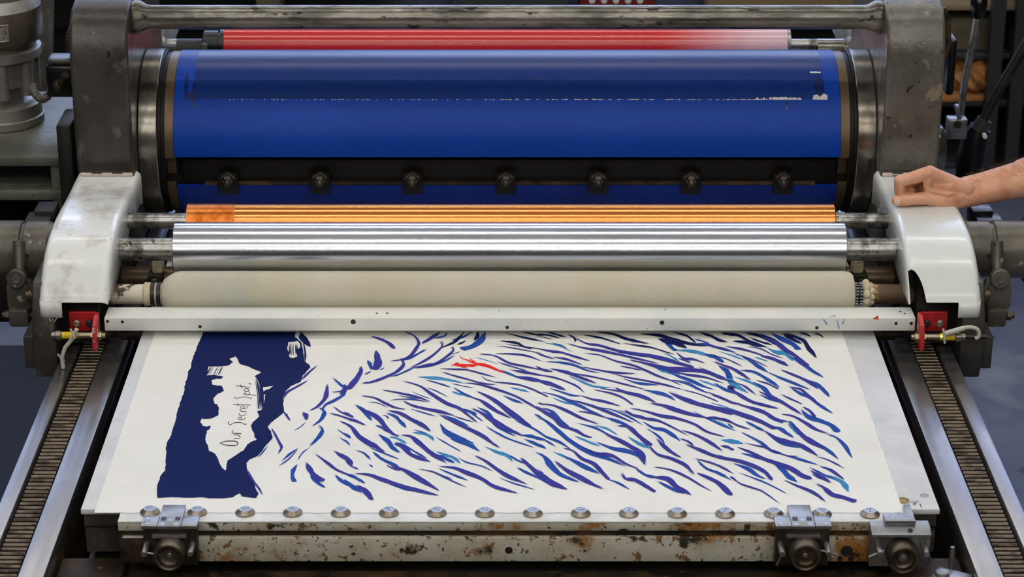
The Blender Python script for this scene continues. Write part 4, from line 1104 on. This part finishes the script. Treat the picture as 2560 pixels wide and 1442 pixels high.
# ------------------------------------------------------------ carriage feet below the covers and bearings outside
for s in (-1, 1):
    sd_ = 'left' if s < 0 else 'right'
    t = thing('carriage_side', sd_+' dark oily carriage casting riding the '+sd_+' rail', 'casting', (s*.74, .9, -.04))
    X2 = lambda a, c: sorted((s*a, s*c))
    b = MB(); x0_, x1_ = X2(.739, .776); b.prism_x([(.622,-.075),(.612,-.04),(.612,.03),(.64,.085),(1.04,.10),(1.04,-.075)], x0_, x1_, bev=.003)
    x0_, x1_ = X2(.765, .795); b.box(x0_, x1_, .625, .9, -.062, -.004, bev=.003); b.build('outer_foot', 'castgrey', t)
    b = MB(); x0_, x1_ = X2(.672, .742); b.prism_x([(.660,-.03),(.660,.03),(.70,.07),(1.035,.09),(1.035,-.03)], x0_, x1_, bev=.003); b.build('inner_body', 'castdark', t)
    if s < 0:
        b = MB(); P_ = [W(*q_, Y=.6105) for q_ in [(120,791),(128,803),(131,796),(136,804),(143,793)]]
        b.tube(P_, .0009, 6); b.build('chalk_mark', 'bedtop', t)
    b = MB(); b.lathe([(.60,.009),(.672,.009)], (0, .66, -.012), (s,0,0), 20); b.lathe([(.60,.0125),(.64,.0125)], (0, .665, -.014), (s,0,0), 20); b.build('cross_spindle', 'rustdark', t)
    x0_, x1_ = X2(.6, .662)
    # bearing assembly outside the cover
    t = thing('roller_bearing', sd_+' dark bearing barrel with lever arm outside the '+sd_+' pale cover', 'bearing', (s*.80, YS, .0))
    b = MB(); b.lathe([(.758,.040),(.768,.0475),(.806,.0475),(.808,.044),(.812,.044),(.814,.0485),(.87,.0485),(.873,.046)], (0,YS,ZS), (s,0,0), 56); b.lathe([(.868,.056),(.876,.056)], (0,YS,ZS), (s,0,0), 56); b.build('barrel', 'castmid', t)
    b = MB(); b.lathe([(0,.0045),(.002,.0045),(.002,.003)], (s*.800, YS-.0465, ZS+.006), (0,-1,.1), 16); b.build('set_screw', 'slot', t)
    pv = W(42 if s < 0 else 2500, 697, Y=.70)
    b = MB(); a0 = Vector((s*.812, YS-.040, ZS+.03)); a1 = Vector((s*.812, YS-.052, ZS+.0)); a2 = Vector((pv.x-s*.003, .715, pv.z+.012)); a3 = Vector((pv.x, .705, pv.z))
    b.tube([a0,a1,a2,a3], [.010,.011,.008,.011], 12)
    b.lathe([(-.004,.0165),(.010,.0165),(.012,.014)], (pv.x, .705, pv.z), (0,-1,.15), 28); arm = b.build('lever_arm', 'castmid', t)
    b = MB(); b.lathe([(.012,.007),(.015,.007),(.015,.004),(.013,.004)], (pv.x, .705, pv.z), (0,-1,.15), 20); b.build('pivot_bush', 'clamp', arm)
    b = MB(); b.box(pv.x-.020, pv.x+.022, .70, .735, pv.z-.056, pv.z-.010, bev=.006); b.box(pv.x-.018, pv.x+.016, .692, .725, pv.z-.085, pv.z-.052, bev=.006)
    b.tube([(pv.x-s*.018,.70,pv.z+.0), (pv.x-s*.034,.695,pv.z-.042)], .004, 8); b.build('link_block', 'castmid', t)
    b = MB(); b.lathe([(.03,.008),(.055,.008)], (pv.x+s*-.075, .708, pv.z-.068), (s,0,0), 16); b.lathe([(-.035,.006),(.030,.006)], (pv.x, .708, pv.z-.068), (s,0,0), 12); b.lathe([(.018,.009),(.025,.009)], (pv.x, .708, pv.z-.068), (s,0,0), 6); b.build('adjusting_bolt', 'clampdark', t)
    b = MB(); b.lathe([(.757,.016),(.80,.016)], (0,YB+.01,ZB-.004), (s,0,0), 28); b.lathe([(.76,.018),(.768,.018)], (0,YB+.01,ZB-.004), (s,0,0), 28); b.build('journal_cap', 'steelbrown', t)
    t = thing('rear_link', sd_+' dark stepped stop block above the '+sd_+' bearing barrel', 'block', (s*.80, .92, .05))
    p = W(100 if s < 0 else 2468, 545, Y=.93)
    b = MB(); b.box(p.x-.022, p.x+.022, .90, .95, p.z-.02, p.z+.005, bev=.002); b.box(p.x-.018-s*.008, p.x+.018-s*.008, .93, .98, p.z-.02, p.z+.013, bev=.002); b.build('stop_block', 'blackbox' if s > 0 else 'castdark', t)
    b = MB(); b.lathe([(.75,.008),(abs(p.x)-.02,.008)], (0,.915,p.z-.012), (s,0,0), 16); b.build('push_rod', 'shaft', t)

# ------------------------------------------------------------ motor and castings on the left
YMo = 1.36; XMo = W(-2, 200, Y=YMo).x
mo = thing('electric_motor', 'upright grey aluminium motor with a riveted data plate at the left edge', 'motor', (XMo, YMo, .129))
b = MB(); z0 = .130
b.lathe([(0,.079),(.014,.080),(.016,.077),(.038,.075),(.042,.068),(.044,.05)], (XMo,YMo,z0), (0,0,1), 64); b.build('base_flange', 'motor', mo)
b = MB(); b.lathe([(.040,.045),(.075,.048),(.078,.066),(.128,.069)], (XMo,YMo,z0), (0,0,1), 64)
for k in range(8):
    a = k*pi/4+.3; c_, s_ = cos(a), sin(a); b.tube([(XMo+.066*c_,YMo+.066*s_,z0+.06),(XMo+.068*c_,YMo+.068*s_,z0+.13)], .011, 12)
b.build('lower_bell', 'motor', mo)
b = MB(); b.lathe([(.128,.080),(.130,.083),(.146,.083),(.148,.080)], (XMo,YMo,z0), (0,0,1), 64); b.lathe([(.226,.088),(.246,.078),(.2461,.074)], (XMo,YMo,z0), (0,0,1), 64); b.lathe([(.2462,.077),(.250,.079),(.262,.079),(.266,.076),(.27,.065)], (XMo,YMo,z0), (0,0,1), 64); b.build('clamp_ring', 'motor', mo)
b = MB(); b.lathe([(.148,.074),(.155,.074),(.162,.084),(.170,.0885),(.215,.0895),(.226,.088)], (XMo,YMo,z0), (0,0,1), 64); b.build('motor_body', 'motordark', mo)
b = MB(); b.lathe([(.265,.062),(.30,.058),(.36,.056),(.38,.045)], (XMo,YMo,z0), (0,0,1), 64)
for k in range(10):
    a = k*2*pi/10; b.box(XMo+.058*cos(a)-.006, XMo+.058*cos(a)+.006, YMo+.058*sin(a)-.006, YMo+.058*sin(a)+.006, z0+.262, z0+.35, bev=.003)
b.build('upper_bell', 'motor', mo)
# curved data plate
b = MB(); 
def cyp(a, h, r): return (XMo+r*sin(a), YMo-r*cos(a), z0+h)
for i in range(8):
    a0_ = -.02+i*.06; a1_ = a0_+.06
    b.face([cyp(a0_,.180,.0905), cyp(a1_,.180,.0905), cyp(a1_,.206,.0905), cyp(a0_,.206,.0905)])
dp = b.build('data_plate', 'plate', mo)
b = MB(); b.tube([cyp(-.03+i*.055,.208,.0905) for i in range(10)] , .0014, 6); b.tube([cyp(-.03+i*.055,.178,.0905) for i in range(10)], .0014, 6)
b.tube([cyp(-.03,.178,.0905), cyp(-.03,.208,.0905)], .0014, 6); b.tube([cyp(.465,.178,.0905), cyp(.465,.208,.0905)], .0014, 6); b.build('plate_border', 'motor', dp)
mb_ = thing('motor_mount', 'olive grey cast bracket table carrying the motor at the left', 'bracket', (-.93, 1.3, -.02))
b = MB(); b.box(-1.15, -.80, 1.15, 1.55, .108, .128, bev=.004); b.build('mount_table', 'basegreen', mb_)
b = MB(); b.box(-.835, -.812, 1.16, 1.20, -.03, .108, bev=.004); b.box(-1.15, -.80, 1.155, 1.25, .040, .062, bev=.005) ; b.build('mount_web', 'basegreen', mb_)
b = MB(); b.box(-1.15, -.80, 1.40, 1.5, -.05, .108); b.box(-1.15, -.80, 1.12, 1.5, -.19, -.05, bev=.01); b.build('mount_pedestal', 'castdark', mb_)
p = W(165, 350, Y=1.12)
b = MB(); b.box(-.808, -.780, 1.10, 1.2, -.1, p.z+.035, bev=.006); tag(b.build('spacer_block', 'castdark'), 'dark upright block between the left casting and the motor bracket', 'block')
# electrical box with conduits
p0 = W(118, 245, Y=1.30); p1 = W(192, 165, Y=1.30)
jb = thing('switch_box', 'small dark electrical box with a toggle left of the side casting', 'electrical box', ((p0.x+p1.x)/2, 1.34, p0.z))
b = MB(); b.box(p0.x, p1.x, 1.30, 1.36, p0.z, p1.z, bev=.006); b.build('box_body', 'blackbox', jb)
b = MB(); b.box(p0.x+.003, p1.x-.002, 1.305, 1.355, p1.z, p1.z+.01, bev=.004); b.build('box_lid', 'castgrey', jb)
b = MB(); b.tube([W(146,218,Y=1.295), W(152,205,Y=1.285), W(164,188,Y=1.27)], [.006,.006,.0075], 14); b.sphere(W(148,214,Y=1.295), .012); b.build('toggle', 'clampdark', jb)
b = MB(); P = smooth_line([W(176,128,Y=1.33), W(174,95,Y=1.33), W(185,62,Y=1.34), W(196,30,Y=1.36)], 10); b.tube(P, [.0085 if i%2 else .0075 for i in range(len(P))], 12); b.build('upper_conduit', 'rustdark', jb)
b = MB(); P = smooth_line([W(122,238,Y=1.31), W(104,248,Y=1.31), W(86,232,Y=1.31), W(84,215,Y=1.33)], 10); b.tube(P, [.0085 if i%2 else .0075 for i in range(len(P))], 12); b.build('lower_conduit', 'castworn', jb)
b = MB(); b.tube([W(100,160,Y=1.8), W(104,20,Y=1.8)], .014, 20); b.tube([W(108,225,Y=1.8), W(112,-30,Y=1.8)], .02, 20); tag(b.build('standing_pipe', 'castworn'), 'blurred grey upright pipe pair behind the motor', 'pipe')

# ------------------------------------------------------------ levers and fittings on the right
lv = thing('hand_lever', 'tall steel hand lever with a black ball knob at the top right', 'lever', W(2405, 290, Y=1.55))
b = MB(); b.tube([W(2402,285,Y=1.55), W(2412,200,Y=1.55), W(2436,90,Y=1.55), W(2445,40,Y=1.55)], [.007,.0075,.0082,.0082], 18); b.build('lever_rod', 'shaft', lv)
b = MB(); b.lathe([(0,.009),(.01,.013),(.022,.0165),(.034,.0165),(.043,.012),(.047,.004)], W(2444,45,Y=1.55), (W(2448,2,Y=1.55)-W(2444,45,Y=1.55)), 28); b.build('ball_knob', 'knob', lv)
lv = thing('black_lever', 'dark round bar lever leaning in at the right edge', 'lever', W(2450, 320, Y=1.45))
b = MB(); b.tube([W(2452,312,Y=1.45), W(2500,220,Y=1.45), W(2575,95,Y=1.45)], [.0095,.0095,.0105], 20); b.build('lever_rod', 'castdark', lv)
b = MB(); b.tube([W(2446,326,Y=1.45), W(2462,298,Y=1.45)], [.017,.015], 20); b.build('lever_socket', 'castgrey', lv)
b = MB(); b.lathe([(0,.0045),(.012,.0045)], W(2460,337,Y=1.42), (0,-1,0), 12); b.build('white_stop', 'white', lv)
b = MB(); b.tube([W(2452,318,Y=1.46), W(2438,345,Y=1.46), W(2425,400,Y=1.46), W(2420,460,Y=1.46)], [.022,.026,.028,.024], 20); tag(b.build('pivot_column', 'blackbox'), 'black rounded pivot casting behind the forearm', 'casting')
lt = thing('latch_fitting', 'small pale metal latch fitting right of the side casting', 'latch', W(2385, 330, Y=1.4))
b = MB(); a = W(2365,345,Y=1.40); c = W(2418,295,Y=1.40); b.box(a.x, c.x, 1.39, 1.42, a.z, c.z, bev=.003); b.build('latch_body', 'clamp', lt)
b = MB(); a = W(2388,298,Y=1.39); c = W(2402,262,Y=1.39); b.box(a.x, c.x, 1.385, 1.40, a.z, c.z, bev=.002, rot=Matrix.Rotation(-.3,3,'Y')); b.build('latch_tongue', 'washertop', lt)
b = MB(); b.lathe([(0,.0075),(.004,.0075)], W(2394,310,Y=1.388), (0,-1,0), 16); b.build('latch_hole', 'slot', lt)
p = W(2364, 370, Y=1.25)
b = MB(); b.lathe([(.772,.05),(.79,.05),(.805,.046),(.812,.038),(.812,.02)], (0,1.25,p.z), (1,0,0), 48); tag(b.build('shaft_end_cap', 'steel'), 'round steel shaft end cap outside the right side casting', 'cap')
a = W(2358,232,Y=1.42); c = W(2390,92,Y=1.42)
b = MB(); b.box(a.x, c.x, 1.40, 1.50, a.z, c.z, bev=.006); tag(b.build('black_control_box', 'blackbox'), 'tall black enamel box behind the right side casting', 'box')
b = MB(); P = smooth_line([W(2357,20,Y=1.38), W(2368,60,Y=1.38), W(2370,110,Y=1.38), W(2362,135,Y=1.38)], 8); b.tube(P, .006, 12); tag(b.build('hose', 'rustdark'), 'short brown hose beside the right side casting', 'hose')

# ------------------------------------------------------------ things behind the press
YBk = 4.0
bp_ = MB(); bp_.box(1.14, 3.2, 4.52, 4.55, FLOOR, .9); bp_ = bp_.build('back_panel', 'dark')
sh = thing('shelf_unit', 'blurred grey metal shelf unit behind the levers', 'shelf', (1.9, YBk+.3, FLOOR))
b = MB()
for px in (2485, 2545, 2640): a = W(px, 200, Y=YBk); b.box(a.x-.02, a.x+.02, YBk, YBk+.04, FLOOR, .3)
b.build('upright', 'shelfgrey', sh); bp_.parent = sh; bp_.matrix_parent_inverse = Matrix.Translation(sh.location).inverted()
a0 = max(1.24, W(2380, 0, Y=YBk).x)
for k, row in enumerate((20, 262, 420)):
    z_ = W(2400, row, Y=YBk).z; b = MB(); b.box(a0-.1, a0+.9, YBk+.045, YBk+.5, z_-.02, z_, bev=.003); b.build('shelf_board', 'shelfgrey' if k else 'beige', sh)
zt = W(2400, 262, Y=YBk).z
b = MB()
t_ = bmesh.new(); bmesh.ops.create_icosphere(t_, subdivisions=4, radius=1)
for v in t_.verts: v.co = Vector((v.co.x*.085, v.co.y*.1, v.co.z*.055))*(1+.12*sin(v.co.x*9+v.co.z*7)+.1*sin(v.co.y*11-v.co.x*5)) + Vector((W(2452,185,Y=YBk).x, YBk+.13, zt+.06))
b.add(t_); tag(b.build('kraft_paper_bundle', 'brown'), 'crumpled brown kraft paper bundle on the shelf behind the lever', 'paper')
b = MB(); b.box(a0-.02, a0+.13, YBk+.03, YBk+.3, zt, zt+.018, bev=.004, rot=Matrix.Rotation(.1,3,'Z')); tag(b.build('kraft_envelope', 'brown'), 'flat brown envelope beneath the crumpled kraft paper', 'envelope')
x_ = a0+.02
for k, (wd, hh, mt, lb) in enumerate(((.16,.10,'olive','olive folder stack high behind the ball knob'), (.10,.075,'boxgrey','grey carton right of the olive folders on the shelf'), (.2,.12,'olive','olive carton at the far right of the shelf'))):
    z_ = W(2400, 105, Y=YBk+.1).z; b = MB(); b.box(x_, x_+wd, YBk+.10, YBk+.4, zt+.145, zt+.145+hh, bev=.004)
    tag(b.build('storage_box', mt), lb, 'box'); x_ += wd+.03
b = MB(); b.box(a0-.1, a0+.9, YBk+.06, YBk+.5, zt+.125, zt+.145, bev=.003); b.build('shelf_board', 'shelfgrey', sh)
# table far behind with boxes, seen above the tie bar
zt2 = W(1200, 40, Y=YBk).z
tb2 = thing('rear_cabinet', 'long low black cabinet behind the press carrying the cartons', 'cabinet', (0, YBk+.3, FLOOR))
b = MB(); b.box(-2.2, 1.12, YBk-.05, YBk+.6, zt2-.03, zt2, bev=.003); b.build('table_top', 'dark', tb2)
b = MB(); b.box(-2.18, 1.10, YBk-.03, YBk+.58, FLOOR, zt2-.03); b.build('cabinet_body', 'dark', tb2)
b = MB(); b.box(-2.1, -.3, YBk+.3, YBk+.5, zt2, zt2+.8, bev=.01); tag(b.build('black_case', 'dark'), 'tall black case standing on the dark cabinet behind the press', 'case')
for pa_, pb_, hh, mt, nm_, lb, ct in ((640, 700, .12, 'olive', 'olive_carton', 'small blurred olive carton far behind the tie bar, left', 'box'), (1130, 1420, .10, 'boxgrey', 'grey_carton', 'wide dark grey carton behind the tie bar centre', 'box'),
                       (1450, 1640, .10, 'boxred', 'red_carton', 'dark red carton with white dots behind the tie bar', 'box'), (1770, 2190, .13, 'beige', 'beige_board', 'long beige board behind the tie bar at the right', 'board')):
    a = W(pa_, 10, Y=YBk); c = W(pb_, 10, Y=YBk); b = MB(); b.box(a.x, c.x, YBk, YBk+.25, zt2, zt2+hh, bev=.003); o = b.build(nm_, mt); tag(o, lb, ct)
    if mt == 'boxred':
        b = MB()
        for i in range(5):
            for j in range(3): q = W(1480+i*30, 8, Y=YBk); b.lathe([(0,.009),(.001,.009)], (q.x, YBk, q.z-.02+j*.028), (0,-1,0), 16)
        b.build('white_dots', 'white', o, smooth=0)
b = MB(); a = W(30, 872, Z=FLOOR); b.box(-2.6, -.82, -1.6, a.y, FLOOR, FLOOR+.012, bev=.004); tag(b.build('floor_shade_sheet', 'mat'), 'dark navy sheet added as the press shadow on the left floor', 'mat')  # navy sheet stands in for the shadow of the press on the floor

# ------------------------------------------------------------ hand and forearm resting on the right cover
person = thing('person', 'bare forearm and loosely curled hand of a person resting on the right cover', 'person', W(2330, 520, Y=.85))
HY = .862
def H(X, Y, dy=0): return W(2140+X/6.01, 360+Y/6.01, Y=HY+dy)
def capsule(b, p, q, r0, r1, n=6):
    p = Vector(p); q = Vector(q); d = (q-p); L = d.length; d.normalize()
    prof = [(-r0*cos(pi/2*i/5), r0*sin(pi/2*i/5)) for i in range(6)] + [(L+r1*sin(pi/2*i/5), r1*cos(pi/2*i/5)) for i in range(6)]
    b.lathe(prof, p, d, 20)
def chain(b, pts, rs):
    for i in range(len(pts)-1): capsule(b, pts[i], pts[i+1], rs[i], rs[i+1])
mm = .001
b = MB()
WR = H(1640,725,.022)
# forearm: two bones' width -> flattened oval
def ell(b, p, q, r0, r1, off):
    for k in (-1, 0, 1): capsule(b, p+off*k, q+off*k, r0, r1)
E1 = H(2524,520,.05); d_ = (E1-H(1750,700,.03))
E2 = E1+d_*.55; E3 = E1+d_*1.25
up_ = Vector((0,.35,.94))
ell(b, WR, H(1950,655,.03), 19*mm, 20*mm, Vector((0,.006,.006)))
ell(b, H(1950,655,.03), E1, 20*mm, 25*mm, Vector((0,.006,.006)))
ell(b, E1, E2, 25*mm, 31*mm, Vector((0,.008,.008)))
ell(b, E2, E3, 31*mm, 36*mm, Vector((0,.008,.008)))
# knuckles: index, middle, ring, little
K = [H(1075,440,.000), H(1110,425,.022), H(1160,440,.042), H(1220,475,.060)]
# back of the hand / palm
for i, k in enumerate(K):
    mid = k.lerp(WR, .5)+Vector((0,0,.002))
    chain(b, [k, mid, WR+Vector((0,.004*(i-1.5),.006-.003*i))], [(11.5,11,10.5,9.5)[i]*mm, 13.5*mm, 17*mm])
chain(b, [H(1180,600,.006), H(1400,650,.010), WR], [13*mm, 17*mm, 19*mm])
chain(b, [H(1200,640,.03), H(1420,720,.03), WR], [14*mm, 17*mm, 19*mm])
# thenar / thumb
chain(b, [H(612,852,-.012), H(700,848,-.012), H(850,828,-.010), H(1060,815,-.006), H(1280,850,-.002), H(1400,820,.004), WR+Vector((0,-.002,-.004))], [8.6*mm, 10.6*mm, 10.4*mm, 11.5*mm, 14.5*mm, 17*mm, 20*mm])
chain(b, [H(1060,760,.0), H(1250,720,.004), H(1450,740,.012)], [8*mm, 13*mm, 17*mm])
# index finger
chain(b, [K[0], H(860,505,-.003), H(665,555,-.004)], [12*mm, 11*mm, 10.8*mm])
chain(b, [H(665,555,-.004), H(655,650,-.002), H(665,735,.001)], [10.6*mm, 9.6*mm, 9*mm])
chain(b, [H(665,735,.001), H(740,775,.006), H(830,760,.010)], [9*mm, 8.4*mm, 7.4*mm])
# middle finger
chain(b, [K[1], H(900,520,.020), H(730,575,.018)], [12*mm, 10.8*mm, 10.4*mm])
chain(b, [H(730,575,.018), H(730,690,.020), H(745,745,.02), H(830,700,.018)], [10*mm, 9.4*mm, 8.8*mm, 7.4*mm])
# ring and little finger
chain(b, [K[2], H(950,545,.040), H(800,600,.038)], [11*mm, 10*mm, 9.6*mm])
chain(b, [H(800,600,.038), H(800,700,.040), H(860,720,.036)], [9.4*mm, 8.6*mm, 7.4*mm])
chain(b, [K[3], H(1020,575,.057), H(900,620,.055)], [9.6*mm, 8.8*mm, 8.4*mm])
chain(b, [H(900,620,.055), H(900,690,.055), H(950,710,.050)], [8.2*mm, 7.6*mm, 6.6*mm])
chain(b, [H(1230,560,.045), H(1420,640,.045), WR+Vector((0,.01,0))], [15*mm, 17*mm, 18*mm])
chain(b, [H(1150,620,.030), H(1080,640,.050)], [14*mm, 14*mm])
chain(b, [H(1050,660,.034), H(1250,700,.034)], [12*mm, 15*mm])
chain(b, [H(1150,850,-.002), H(1290,872,.0), H(1420,880,.004), H(1580,845,.010), H(1750,790,.020)], [10.5*mm, 13*mm, 14.5*mm, 14.5*mm, 14.5*mm])
chain(b, [H(1085,540,-.003), H(1075,640,-.003), H(1120,730,-.001)], [9.5*mm, 7.5*mm, 9*mm])
# tendons on the back of the hand and the wrist crease
chain(b, [H(1150,420,.004), H(1400,520,.012), H(1640,590,.022)], [3.4*mm, 3*mm, 3*mm])
chain(b, [H(1120,700,-.008), H(1380,760,-.010), H(1600,740,.004)], [4*mm, 4*mm, 4*mm])
body = b.build('bare_forearm_and_hand', 'skin', person)
rm = body.modifiers.new('Remesh', 'REMESH'); rm.mode = 'VOXEL'; rm.voxel_size = .0011; rm.use_smooth_shade = True
sm = body.modifiers.new('Smooth', 'SMOOTH'); sm.factor = .5; sm.iterations = 4
# thumbnail
b = MB(); cN = H(632,845,-.0115); u_ = (H(700,845,-.012)-H(600,850,-.012)).normalized(); v_ = Vector((0,-.35,1)).normalized()
nN = u_.cross(v_).normalized(); nN = nN if nN.y < 0 else -nN
g = []
for i in range(9):
    row = []
    for j in range(7):
        a_ = (i/8*2-1); c_ = (j/6*2-1)
        rx = .0080; ry = .0072
        rr_ = sqrt(1-min(1, abs(a_)**4)*.5)
        bul = 10.2*mm
        pt = cN + u_*a_*rx + v_*c_*ry*rr_ + nN*(sqrt(max(0, bul**2-(c_*ry*rr_)**2)) - .0004 - .0006*a_*a_ - (.0008 if a_<-.6 else 0))
        row.append(b.bm.verts.new(pt))
    g.append(row)
for i in range(8):
    for j in range(6): b.bm.faces.new((g[i][j], g[i+1][j], g[i+1][j+1], g[i][j+1]))
b.build('thumbnail', 'nail', person)
# fine hair on the forearm
random.seed(21); b = MB()
for i in range(420):
    t = random.random()**.8; base_p = H(1700,700,.03).lerp(E1, t*1.1); r_ = (.0265+.0075*t)
    a_ = random.uniform(-.3, pi*.95); ax_ = d_.normalized(); e2 = Vector((0,-1,0)); e3 = ax_.cross(e2).normalized(); e3 = e3 if e3.z > 0 else -e3
    out = (e2*cos(a_)*.85+e3*sin(a_)).normalized(); p0_ = base_p+out*(r_-.003)
    tipd = (out*.6+ax_*random.uniform(-.9,-.3)+Vector((random.uniform(-.3,.3),random.uniform(-.3,.3),random.uniform(-.3,.3)))).normalized()
    b.tube([p0_, p0_+tipd*.005+out*.002, p0_+tipd*.010+out*.001], [.00012,.0001,.00004], 3, cap=False)
hr = b.build('forearm_hair', 'hair', person, smooth=0); hr['kind'] = 'stuff'
